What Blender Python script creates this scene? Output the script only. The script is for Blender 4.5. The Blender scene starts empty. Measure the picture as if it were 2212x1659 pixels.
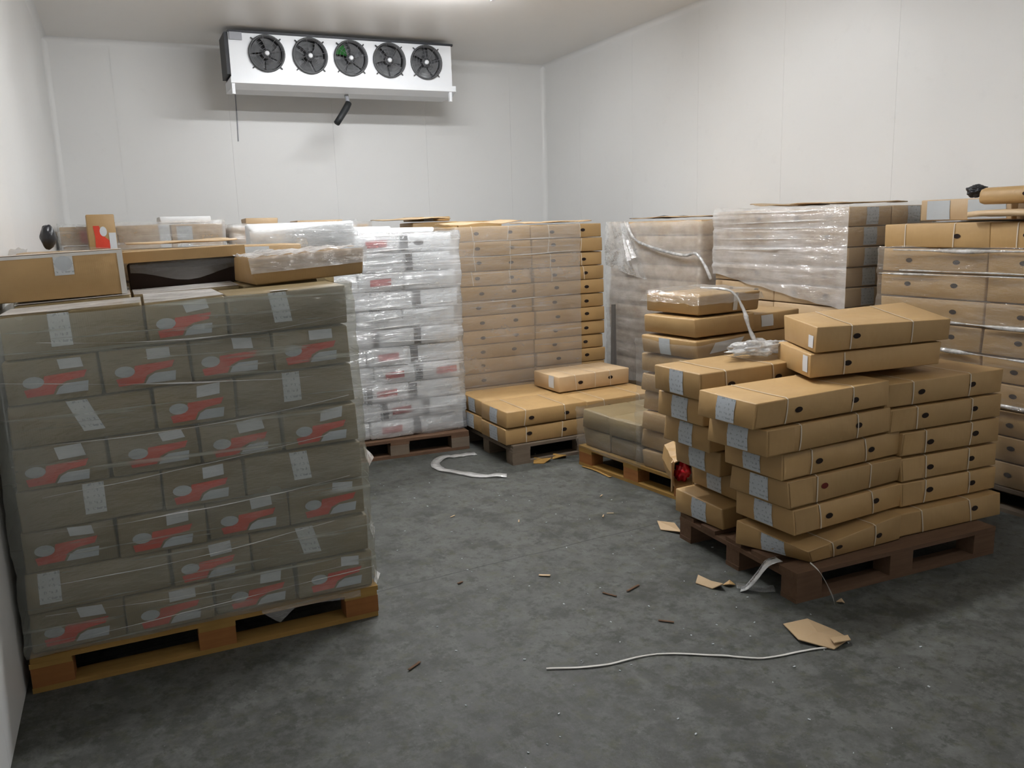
import bpy, math, random
from mathutils import Vector, Matrix, noise

S = bpy.context.scene
COL = S.collection
R = math.radians

# ------------------------------------------------------------------ camera
IMG_W, IMG_H, FOC = 2212.0, 1659.0, 1781.0
PITCH, ROLL, YAW, CAM_H = .190, -.031, .432, 1.70
_cp, _sp, _cy, _sy = math.cos(PITCH), math.sin(PITCH), math.cos(YAW), math.sin(YAW)
fwd = Vector((_sy * _cp, _cy * _cp, -_sp))
rgt = Vector((_cy, -_sy, 0))
upv = rgt.cross(fwd)
cr = rgt * math.cos(ROLL) + upv * math.sin(ROLL)
cu = upv * math.cos(ROLL) - rgt * math.sin(ROLL)
cam = bpy.data.cameras.new('camera')
cam.sensor_width = 36.0
cam.lens = FOC / IMG_W * 36.0
cam.clip_start = .05
camo = bpy.data.objects.new('camera', cam)
COL.objects.link(camo)
m3 = Matrix((cr, cu, -fwd)).transposed()
camo.matrix_world = Matrix.Translation((0, 0, CAM_H)) @ m3.to_4x4()
S.camera = camo

# ------------------------------------------------------------------ world, exposure
w = bpy.data.worlds.new('world')
S.world = w
w.use_nodes = True
w.node_tree.nodes['Background'].inputs[0].default_value = (.8, .85, .9, 1)
w.node_tree.nodes['Background'].inputs[1].default_value = .02
S.view_settings.view_transform = 'Standard'
S.view_settings.look = 'None'
S.view_settings.gamma = 1
S.view_settings.use_curve_mapping = False
S.view_settings.exposure = 0.0
LAMP_POWER = 150.0            # strength of the fluorescent tubes
LAMPS = [((2.5, 6.85), 1.20), ((2.05, 4.05), 1.75), ((2.7, .3), .27)]  # last one is an added fill for the front faces

# ------------------------------------------------------------------ room dimensions
XL, XR, YB, YF, ZC = -.512, 5.2, 10.0, -2.2, 3.72


# ------------------------------------------------------------------ helpers: nodes
class NT:
    def __init__(s, name):
        s.m = bpy.data.materials.new(name)
        s.m.use_nodes = True
        s.t = s.m.node_tree
        s.t.nodes.clear()
        s.out = s.n('ShaderNodeOutputMaterial')

    def n(s, kind, **kw):
        nd = s.t.nodes.new(kind)
        for k, v in kw.items():
            if k.startswith('_'):
                setattr(nd, k[1:], v)
        for k, v in kw.items():
            if not k.startswith('_'):
                key = int(k[1:]) if k[0] == 'i' and k[1:].isdigit() else k.replace('__', ' ')
                if isinstance(v, bpy.types.NodeSocket):
                    s.t.links.new(v, nd.inputs[key])
                else:
                    nd.inputs[key].default_value = v
        return nd

    def link(s, a, b):
        s.t.links.new(a, b)

    def obj(s, scale=(1, 1, 1), rot=(0, 0, 0), kind='Object'):
        tc = s.n('ShaderNodeTexCoord')
        mp = s.n('ShaderNodeMapping', Scale=scale, Rotation=rot)
        s.link(tc.outputs[kind], mp.inputs['Vector'])
        return mp.outputs[0]

    def noise(s, vec, scale, detail=3, rough=.5):
        return s.n('ShaderNodeTexNoise', Vector=vec, Scale=scale, Detail=detail, Roughness=rough).outputs[0]

    def ramp(s, fac, stops):
        r = s.n('ShaderNodeValToRGB', Fac=fac)
        e = r.color_ramp.elements
        while len(e) < len(stops):
            e.new(.5)
        for el, (p, c) in zip(e, stops):
            el.position = p
            el.color = tuple(c) + (1,) if len(c) == 3 else c
        return r.outputs[0]

    def mix(s, f, a, b, mode='MIX'):
        nd = s.n('ShaderNodeMix', _data_type='RGBA', _blend_type=mode)
        for k, v in ((0, f), (6, a), (7, b)):
            if isinstance(v, bpy.types.NodeSocket):
                s.link(v, nd.inputs[k])
            else:
                nd.inputs[k].default_value = v if k == 0 else tuple(v) + (1,)
        return nd.outputs[2]

    def math(s, op, a, b=0.0, c=None):
        nd = s.n('ShaderNodeMath', _operation=op, i0=a, i1=b)
        return nd.outputs[0]

    def bump(s, h, strength, dist=.01):
        return s.n('ShaderNodeBump', Height=h, Strength=strength, Distance=dist).outputs[0]

    def bsdf(s, col, rough=.6, normal=None, spec=.3, metal=0.0):
        b = s.n('ShaderNodeBsdfPrincipled', Roughness=rough, Metallic=metal)
        b.inputs['Specular IOR Level'].default_value = spec
        if isinstance(col, bpy.types.NodeSocket):
            s.link(col, b.inputs['Base Color'])
        else:
            b.inputs['Base Color'].default_value = tuple(col) + (1,)
        if normal is not None:
            s.link(normal, b.inputs['Normal'])
        s.link(b.outputs[0], s.out.inputs[0])
        return b


def hexlin(r, g, b):
    f = lambda c: (c / 255 / 12.92) if c / 255 <= .04045 else ((c / 255 + .055) / 1.055) ** 2.4
    return (f(r), f(g), f(b))


MT = {}


def plain(name, col, rough=.6, spec=.3, metal=0.0, var=.12, scale=9):
    t = NT(name)
    nz = t.noise(t.obj(), scale, 4, .6)
    c = t.mix(nz, tuple(x * (1 - var) for x in col), tuple(min(1, x * (1 + var)) for x in col))
    t.bsdf(c, rough, t.bump(t.noise(t.obj(), scale * 8, 3), .08, .004), spec, metal)
    MT[name] = t.m
    return t.m


def make_card(name, col, var=.16):
    t = NT(name)
    oi = t.n('ShaderNodeObjectInfo')
    base = t.mix(oi.outputs['Random'], tuple(x * (1 - var) for x in col), tuple(min(1, x * (1 + var * .7)) for x in col))
    geo = t.n('ShaderNodeNewGeometry')
    mp = t.n('ShaderNodeMapping', Vector=geo.outputs['Position'], Scale=(1, 1, 1))
    blot = t.noise(mp.outputs[0], 6, 4, .65)
    base = t.mix(t.math('MULTIPLY', blot, .5), base, tuple(x * k for x, k in zip(col, (.62, .56, .5))))
    fib = t.noise(t.obj((3, 3, 160)), 2.0, 2, .5)
    base = t.mix(t.math('MULTIPLY', fib, .18), base, tuple(x * .6 for x in col))
    wv = t.n('ShaderNodeTexWave', Vector=t.obj(), Scale=42.0, Distortion=.6, Detail=1.0)
    bm = t.bump(wv.outputs[1], .06, .002)
    dent = t.n('ShaderNodeBump', Height=t.noise(mp.outputs[0], 9, 2), Strength=.25, Distance=.02, Normal=bm).outputs[0]
    t.bsdf(base, .50, dent, .55)
    MT[name] = t.m


make_card('kraft', (.47, .30, .125))
make_card('kraft_shaded', (.25, .185, .085))  # kraft copy with shade and film haze put into its colour
make_card('kraft_pale', (.58, .42, .25))
plain('carton_white', (.84, .85, .86), .5, var=.06)
plain('hole_shade', (.018, .010, .007), .9, var=.3)  # painted shade for holes and open ends; nothing is cut in
plain('hole_red', (.10, .012, .008), .8, var=.3)
plain('paper_white', (.60, .62, .64), .6, var=.05)
plain('paper_grey', (.47, .50, .52), .6, var=.08)
plain('print_red', (.60, .055, .028), .55, var=.2, scale=14)
plain('print_pink', (.58, .10, .10), .5, var=.25, scale=20)
plain('mark_black', (.035, .037, .042), .5, var=.4, scale=30)
plain('strap_clear', (.62, .54, .43), .35, .5, var=.05)
plain('strap_white', (.62, .60, .56), .35, .5, var=.05)
plain('metal_white', (.80, .82, .85), .32, .5, var=.02)
plain('metal_grey', (.30, .31, .34), .45, .5)
plain('metal_dark', (.022, .024, .03), .5, .4)
plain('fan_dark', (.075, .078, .082), .45, .5)
plain('fan_blade', (.15, .155, .16), .4, .5)
plain('fan_green', (.03, .16, .035), .4, .5)
plain('wire', (.20, .20, .22), .4, .6, .5)
plain('rubber_black', (.012, .014, .016), .55, .4)
plain('bag_red', (.42, .008, .018), .18, .6, var=.5, scale=25)
plain('plastic_black', (.012, .013, .018), .35, .5)
plain('dark_post', (.10, .095, .09), .5)


def make_print(name, paper, lines):
    t = NT(name)
    tc = t.n('ShaderNodeTexCoord')
    mp = t.n('ShaderNodeMapping', Vector=tc.outputs['UV'], Scale=(9, 7, 1))
    n1 = t.noise(mp.outputs[0], 1.6, 1)
    sep = t.n('ShaderNodeSeparateXYZ', Vector=tc.outputs['UV'])
    fy = t.math('FRACT', t.math('MULTIPLY', sep.outputs[1], 5.0), 0)
    row = t.math('GREATER_THAN', fy, .55)
    mp2 = t.n('ShaderNodeMapping', Vector=tc.outputs['UV'], Scale=(7, 5, 1))
    ch = t.math('GREATER_THAN', t.noise(mp2.outputs[0], 1.0, 1), .50)
    blk = t.math('GREATER_THAN', n1, .50)
    f = t.math('MULTIPLY', t.math('MULTIPLY', row, ch), t.math('MULTIPLY', blk, .75))
    t.bsdf(t.mix(f, paper, lines), .6)
    MT[name] = t.m


make_print('label_print', (.52, .56, .60), (.28, .31, .34))
make_print('tag_print', (.60, .62, .63), (.30, .32, .34))


def make_wood(name, col, dark):
    t = NT(name)
    oi = t.n('ShaderNodeObjectInfo')
    v = t.obj((2.2, 26, 26))
    g = t.noise(v, 2.0, 4, .6)
    c = t.mix(g, dark, col)
    c = t.mix(t.math('MULTIPLY', oi.outputs['Random'], .45), c, dark)
    bl = t.noise(t.obj(), 11, 3)
    c = t.mix(t.math('MULTIPLY', bl, .35), c, tuple(x * .4 for x in dark))
    t.bsdf(c, .8, t.bump(g, .35, .004), .15)
    MT[name] = t.m


make_wood('wood_orange', (.42, .19, .062), (.24, .095, .032))
make_wood('wood_yellow', (.47, .29, .085), (.28, .155, .045))
make_wood('wood_brown', (.21, .125, .075), (.10, .055, .034))
make_wood('wood_grey', (.27, .215, .16), (.13, .10, .075))


def make_film(name, tint, base, amp, gloss, rough=.16, diag=0.0, bump=.5, streak=(.7, .7, 26), thr=(.60, .72)):
    t = NT(name)
    geo = t.n('ShaderNodeNewGeometry')
    pos = geo.outputs['Position']
    mp = t.n('ShaderNodeMapping', Vector=pos, Scale=streak, Rotation=(diag, diag * .6, 0))
    st = t.n('ShaderNodeTexNoise', Vector=mp.outputs[0], Scale=1.6, Detail=3, Roughness=.55, Distortion=.5).outputs[0]
    mp2 = t.n('ShaderNodeMapping', Vector=pos, Scale=(2.2, 2.2, 3.4), Location=(3, 5, 1), Rotation=(.25, .2, 0))
    pt = t.noise(mp2.outputs[0], 1.5, 4, .6)
    mr = t.n('ShaderNodeMapRange', Value=st, i1=thr[0], i2=thr[1], i3=0.0, i4=amp)
    mr2 = t.n('ShaderNodeMapRange', Value=pt, i1=.35, i2=.68, i3=base * .7, i4=base * 1.35)
    fac = t.n('ShaderNodeMath', _operation='ADD', _use_clamp=True, i0=mr.outputs[0], i1=mr2.outputs[0]).outputs[0]
    wr = t.noise(t.n('ShaderNodeMapping', Vector=pos, Scale=(3, 3, 9), Rotation=(.15, .12, 0)).outputs[0], 2.2, 4, .6)
    bp = t.bump(wr, bump, .03)
    fine = t.noise(t.n('ShaderNodeMapping', Vector=pos, Scale=(6, 6, 45), Rotation=(.12, .1, 0)).outputs[0], 1.5, 2)
    bp2 = t.n('ShaderNodeBump', Height=fine, Strength=bump * .5, Distance=.006, Normal=bp).outputs[0]
    tr = t.n('ShaderNodeBsdfTransparent', Color=(.97, .98, .98, 1))
    df = t.n('ShaderNodeBsdfDiffuse', Color=tint + (1,))
    tl = t.n('ShaderNodeBsdfTranslucent', Color=tint + (1,))
    dd = t.n('ShaderNodeMixShader', Fac=.3, i1=df.outputs[0], i2=tl.outputs[0])
    a = t.n('ShaderNodeMixShader', Fac=fac, i1=tr.outputs[0], i2=dd.outputs[0])
    lw = t.n('ShaderNodeLayerWeight', Blend=.25, Normal=bp2)
    gf = t.n('ShaderNodeMapRange', Value=lw.outputs['Fresnel'], i1=0.0, i2=1.0, i3=gloss, i4=min(1, gloss * 5))
    gl = t.n('ShaderNodeBsdfGlossy', Color=(1, 1, 1, 1), Roughness=rough, Normal=bp2)
    b = t.n('ShaderNodeMixShader', Fac=gf.outputs[0], i1=a.outputs[0], i2=gl.outputs[0])
    t.link(b.outputs[0], t.out.inputs[0])
    MT[name] = t.m


make_film('film_haze', (.60, .62, .55), .28, .34, .05, .22, .04)
make_film('film_white', (.95, .96, .98), .32, .45, .14, .13, .06, .8, (.8, .8, 30), (.56, .68))
make_film('film_gloss', (.97, .96, .96), .50, .35, .13, .14, .05, .7, (.8, .8, 22), (.58, .72))
make_film('film_clear', (.86, .85, .84), .10, .12, .07, .15, .03, .6)
make_film('film_mid', (.92, .90, .88), .24, .15, .09, .15, .04, .6)
make_film('film_milky', (.95, .93, .91), .46, .22, .09, .15, .2, .6, (1.5, 1.5, 9))
make_film('film_bunch', (.92, .92, .92), .42, .45, .20, .12, .6, .9, (9, 9, 9), (.40, .65))
make_film('film_top', (.92, .90, .88), .62, .2, .10, .2, .3, .6, (3, 3, 3))  # pale film for load tops, with lamplight put into its colour
make_film('film_far', (.90, .88, .86), .34, .12, .06, .2, .1, .4)


# ------------------------------------------------------------------ helpers: meshes
class MB:
    def __init__(s):
        s.v, s.f, s.uv = [], [], []

    def quad(s, a, b, c, d):
        i = len(s.v)
        s.v += [tuple(a), tuple(b), tuple(c), tuple(d)]
        s.f.append((i, i + 1, i + 2, i + 3))

    def box(s, x0, x1, y0, y1, z0, z1, mat=None):
        i = len(s.v)
        p = [Vector((x, y, z)) for z in (z0, z1) for y in (y0, y1) for x in (x0, x1)]
        if mat is not None:
            p = [mat @ q for q in p]
        s.v += [tuple(q) for q in p]
        for f in ((0, 2, 3, 1), (4, 5, 7, 6), (0, 1, 5, 4), (1, 3, 7, 5), (3, 2, 6, 7), (2, 0, 4, 6)):
            s.f.append(tuple(i + k for k in f))
        return s

    def tube(s, pts, rad, n=8, cap=True):
        pts = [Vector(p) for p in pts]
        rr = rad if isinstance(rad, (list, tuple)) else [rad] * len(pts)
        base = len(s.v)
        prev = None
        for k, p in enumerate(pts):
            d = (pts[min(k + 1, len(pts) - 1)] - pts[max(k - 1, 0)]).normalized()
            a = prev if prev is not None else (Vector((0, 0, 1)) if abs(d.z) < .9 else Vector((1, 0, 0)))
            a = (a - d * a.dot(d)).normalized()
            prev = a
            b = d.cross(a)
            for j in range(n):
                t = 2 * math.pi * j / n
                s.v.append(tuple(p + (a * math.cos(t) + b * math.sin(t)) * rr[k]))
        for k in range(len(pts) - 1):
            for j in range(n):
                s.f.append((base + k * n + j, base + k * n + (j + 1) % n, base + (k + 1) * n + (j + 1) % n, base + (k + 1) * n + j))
        if cap:
            s.f.append(tuple(base + j for j in reversed(range(n))))
            s.f.append(tuple(base + (len(pts) - 1) * n + j for j in range(n)))
        return s

    def lathe(s, prof, n=24, closed=False, mat=None):
        base = len(s.v)
        for (r, z) in prof:
            for j in range(n):
                t = 2 * math.pi * j / n
                q = Vector((r * math.cos(t), r * math.sin(t), z))
                s.v.append(tuple(mat @ q if mat is not None else q))
        for k in range(len(prof) - 1 + (1 if closed else 0)):
            k2 = (k + 1) % len(prof)
            for j in range(n):
                s.f.append((base + k * n + j, base + k * n + (j + 1) % n, base + k2 * n + (j + 1) % n, base + k2 * n + j))
        return s

    def grid(s, fn, nu, nv):
        base = len(s.v)
        for j in range(nv + 1):
            for i in range(nu + 1):
                s.v.append(tuple(fn(i / nu, j / nv)))
        for j in range(nv):
            for i in range(nu):
                a = base + j * (nu + 1) + i
                s.f.append((a, a + 1, a + nu + 2, a + nu + 1))
        return s

    def mesh(s, name, smooth=False, uv=None):
        me = bpy.data.meshes.new(name)
        me.from_pydata(s.v, [], s.f)
        if uv:
            l = me.uv_layers.new(name='UVMap')
            for poly in me.polygons:
                for li in poly.loop_indices:
                    l.data[li].uv = uv[me.loops[li].vertex_index]
        if smooth:
            for p in me.polygons:
                p.use_smooth = True
        me.update()
        return me


def link(name, me, mat, parent=None, loc=None, rotz=0):
    o = bpy.data.objects.new(name, me)
    COL.objects.link(o)
    if mat is not None and len(me.materials) == 0:
        me.materials.append(MT[mat] if isinstance(mat, str) else mat)
    if parent is not None:
        o.parent = parent
    if loc is not None:
        o.location = loc
        o.rotation_euler[2] = rotz
    return o


def tag(o, label=None, cat=None, group=None, kind=None):
    for k, v in (('label', label), ('category', cat), ('group', group), ('kind', kind)):
        if v:
            o[k] = v
    return o


def empty(name, loc, rotz=0, label=None, cat=None, group=None):
    o = bpy.data.objects.new(name, None)
    COL.objects.link(o)
    o.empty_display_size = .1
    o.location = loc
    o.rotation_euler[2] = rotz
    return tag(o, label, cat, group)


ORD = ['bottom', 'second', 'third', 'fourth', 'fifth', 'sixth', 'seventh', 'eighth', 'ninth', 'tenth', 'eleventh', 'twelfth', 'thirteenth', 'fourteenth']


def layer_word(k, n):
    if k == 0:
        return 'bottom layer'
    if k == n - 1:
        return 'top layer'
    return ORD[k] + ' layer up'


# ------------------------------------------------------------------ room
def floor_mat():
    t = NT('concrete_floor')
    v = t.obj()
    n1 = t.noise(v, .8, 5, .6)
    n2 = t.noise(v, 9, 6, .75)
    n3 = t.noise(v, 60, 4, .65)
    c = t.ramp(n1, [(.3, (.040, .042, .038)), (.5, (.064, .066, .061)), (.7, (.096, .098, .092))])
    c = t.mix(t.ramp(n2, [(.40, (0, 0, 0)), (.66, (.8, .8, .8))]), c, (.150, .154, .146))
    dk = t.ramp(t.noise(v, 3.2, 8, .78), [(.49, (0, 0, 0)), (.60, (.85, .85, .85))])
    c = t.mix(dk, c, (.030, .032, .027))
    dk2 = t.ramp(t.noise(t.obj((1, 1, 1), (0, 0, 1.1)), 16, 6, .75), [(.50, (0, 0, 0)), (.62, (.8, .8, .8))])
    c = t.mix(dk2, c, (.034, .036, .028))
    gr = t.ramp(t.noise(t.obj((1, 1, 1), (0, 0, .6)), 11, 6, .75), [(.52, (0, 0, 0)), (.70, (.65, .65, .65))])
    c = t.mix(gr, c, (.072, .074, .036))
    c = t.mix(t.math('MULTIPLY', n3, .45), c, (.045, .046, .042))
    # pale scuffs drawn out along the aisle
    sc = t.ramp(t.noise(t.obj((3.2, .7, 1), (0, 0, .35)), 2.2, 6, .75), [(.58, (0, 0, 0)), (.76, (.35, .35, .35))])
    c = t.mix(sc, c, (.18, .185, .178))
    sp = t.ramp(t.noise(v, 70, 2, .5), [(.72, (0, 0, 0)), (.80, (.6, .6, .6))])
    c = t.mix(sp, c, (.30, .31, .30))
    # slab joint, a hairline across the aisle
    sep = t.n('ShaderNodeSeparateXYZ', Vector=v)
    yy = t.math('ADD', sep.outputs[1], t.math('MULTIPLY', t.noise(t.obj((1, 0, 0)), 3, 3), .05))
    ln = t.math('LESS_THAN', t.math('ABSOLUTE', t.math('SUBTRACT', t.math('SUBTRACT', yy, t.math('MULTIPLY', sep.outputs[0], .055)), 3.605)), .0035)
    c = t.mix(t.math('MULTIPLY', ln, .8), c, (.02, .02, .02))
    rg = t.ramp(n2, [(.3, (.5, .5, .5)), (.7, (.78, .78, .78))])
    b = t.bsdf(c, .6, t.bump(t.mix(.5, n2, n3), .25, .006), .3)
    t.link(rg, b.inputs['Roughness'])
    MT['floor'] = t.m


def wall_mat(name, col):
    t = NT(name)
    v = t.obj((1, 1, .35), kind='Object')
    geo = t.n('ShaderNodeNewGeometry')
    n1 = t.noise(geo.outputs['Position'], .8, 4, .6)
    c = t.mix(n1, tuple(x * .94 for x in col), col)
    n2 = t.ramp(t.noise(geo.outputs['Position'], 7, 5, .7), [(.6, (0, 0, 0)), (.8, (.25, .25, .25))])
    c = t.mix(n2, c, tuple(x * .8 for x in col))
    wav = t.noise(t.n('ShaderNodeMapping', Vector=geo.outputs['Position'], Scale=(2.5, 2.5, .3)).outputs[0], 1.0, 2)
    t.bsdf(c, .38, t.bump(wav, .10, .03), .35)
    MT[name] = t.m


floor_mat()
wall_mat('panel_white', (.81, .81, .80))
wall_mat('ceiling_white', (.91, .89, .86))

f = link('floor', MB().box(XL - .2, XR + .2, YF - .2, YB + .2, -.2, 0).mesh('floor'), 'floor')
tag(f, 'stained grey concrete floor with scuffs', None, None, 'structure')
c_ = link('ceiling', MB().box(XL - .2, XR + .2, YF - .2, YB + .2, ZC, ZC + .15).mesh('ceiling'), 'ceiling_white')
tag(c_, 'off-white cold room ceiling', None, None, 'structure')


def wall(name, label, axis, pos, a0, a1, seam0, sgn):
    # backing slab with separate insulated panels standing on it, joints recessed
    th = .10
    b = MB()
    lo, hi = (pos + .005, pos + th + .005) if sgn > 0 else (pos - th - .005, pos - .005)
    if axis == 'y':
        b.box(a0, a1, lo, hi, 0, ZC)
    else:
        b.box(lo, hi, a0, a1, 0, ZC)
    o = link(name, b.mesh(name), 'panel_white')
    tag(o, label, None, None, 'structure')
    e = seam0
    while e > a0:
        e -= 1.15
    while e < a1:
        p0, p1 = max(e, a0) + .0007, min(e + 1.15, a1) - .0007
        if p1 - p0 > .05:
            q = MB()
            lo2, hi2 = (pos, pos + .005) if sgn > 0 else (pos - .005, pos)
            r = .002
            if axis == 'y':
                q.box(p0, p1, lo2, hi2, 0.002, ZC - .002)
            else:
                q.box(lo2, hi2, p0, p1, 0.002, ZC - .002)
            link('wall_panel', q.mesh('wall_panel'), 'panel_white', o)
        e += 1.15


wall('wall_back', 'white insulated panel wall behind the cooler', 'y', YB, XL, XR, 1.25, 1)
wall('wall_right', 'long white insulated panel wall along the right pallets', 'x', XR, YF, YB, 4.48, 1)
wall('wall_left', 'white wall beside the left wrapped pallet', 'x', XL, YF, YB, 2.9, -1)
wall('wall_front', 'white wall behind the photographer', 'y', YF, XL, XR, 1.0, -1)


def cove(name, p0, p1, ax, ay, label):
    # quarter-round corner moulding between two surfaces meeting at p0-p1
    b = MB()
    p0, p1, ax, ay = map(Vector, (p0, p1, ax, ay))
    r = .055
    n = 6
    pts = []
    for k in range(n + 1):
        t = math.pi / 2 * k / n
        pts.append(ax * (r - r * math.sin(t)) + ay * (r - r * math.cos(t)))
    for e in (p0, p1):
        b.v += [tuple(e + q) for q in pts]
    for k in range(n):
        b.f.append((k, k + 1, n + 1 + k + 1, n + 1 + k))
    o = link(name, b.mesh(name, True), 'panel_white')
    tag(o, label, None, None, 'structure')


cove('trim_1', (XL, YB, 0), (XL, YB, ZC), (1, 0, 0), (0, -1, 0), 'rounded white corner moulding at left back corner')
cove('trim_2', (XR, YB, 0), (XR, YB, ZC), (-1, 0, 0), (0, -1, 0), 'rounded white corner moulding at right back corner')
cove('trim_3', (XL, YB, ZC), (XR, YB, ZC), (0, -1, 0), (0, 0, -1), 'rounded moulding where back wall meets ceiling')
cove('trim_4', (XR, YF, ZC), (XR, YB, ZC), (-1, 0, 0), (0, 0, -1), 'rounded moulding where right wall meets ceiling')
cove('trim_5', (XL, YF, ZC), (XL, YB, ZC), (1, 0, 0), (0, 0, -1), 'rounded moulding where left wall meets ceiling')


# ------------------------------------------------------------------ lamps
def emit(name, col, strength):
    t = NT(name)
    e = t.n('ShaderNodeEmission', Color=tuple(col) + (1,), Strength=strength)
    t.link(e.outputs[0], t.out.inputs[0])
    return t.m


def lamp(x, y, power, label):
    o = empty('ceiling_lamp', (x, y, ZC), 0, label, 'lamp', 'ceiling tube lamps')
    b = MB().box(-.66, .66, -.07, .07, -.05, 0)
    link('housing', b.mesh('housing'), 'metal_white', o)
    mt = emit('tube_light', (.97, .985, 1), LAMP_POWER * power)
    for s in (-1, 1):
        link('tube', MB().tube([(-.6, s * .04, -.095), (.6, s * .04, -.095)], .019, 10).mesh('tube', True), mt, o)
        link('lamp_holder', MB().box(s * .62 - .02, s * .62 + .02, -.07, .07, -.12, -.05).mesh('lamp_holder'), 'metal_white', o)


for ((x, y), pw), lb in zip(LAMPS, ('white twin-tube ceiling lamp nearest the cooler', 'white twin-tube ceiling lamp over the middle of the aisle', 'added fill lamp with white twin tubes, right of the photographer')):
    lamp(x, y, pw, lb)


# ------------------------------------------------------------------ pallets
def pallet(cx, cy, lx, ly, rotz, label, mat, block=None, along='x', h=.144):
    """wooden pallet, deck boards running along local x"""
    o = empty('wooden_pallet', (cx, cy, 0), rotz, label, 'pallet', 'wooden pallets')
    if along == 'y':
        o.rotation_euler[2] += math.pi / 2
        lx, ly = ly, lx
    rnd = random.Random(hash(label) % 1000 if False else len(label) * 7 + int(cx * 100))
    block = block or mat
    hb = .022
    bw = .145 if lx > .9 else .13
    nb = 5 if ly < .95 else 6
    wid = .118
    for k in range(nb):
        y = -ly / 2 + wid / 2 + (ly - wid) * k / (nb - 1)
        j = rnd.uniform(-.006, .006)
        me = MB().box(-lx / 2 + j, lx / 2 + j, y - wid / 2, y + wid / 2, h - hb, h - rnd.uniform(0, .002)).mesh('deck_board')
        link('deck_board', me, mat, o)
    xs = (-lx / 2 + bw / 2, 0, lx / 2 - bw / 2)
    ys = (-ly / 2 + .05, 0, ly / 2 - .05)
    for x in xs:
        me = MB().box(x - bw / 2, x + bw / 2, -ly / 2, ly / 2, h - 2 * hb, h - hb - .0005).mesh('stringer_board')
        link('stringer_board', me, mat, o)
    for y in ys:
        me = MB().box(-lx / 2, lx / 2, y - .05, y + .05, 0, hb - .0005).mesh('bottom_board')
        link('bottom_board', me, mat, o)
        for x in xs:
            j = rnd.uniform(-.004, .004)
            me = MB().box(x - bw / 2 + j, x + bw / 2 + j, y - .05, y + .05, hb, h - 2 * hb - .0005).mesh('block')
            link('block', me, block, o)
    return o


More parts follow.
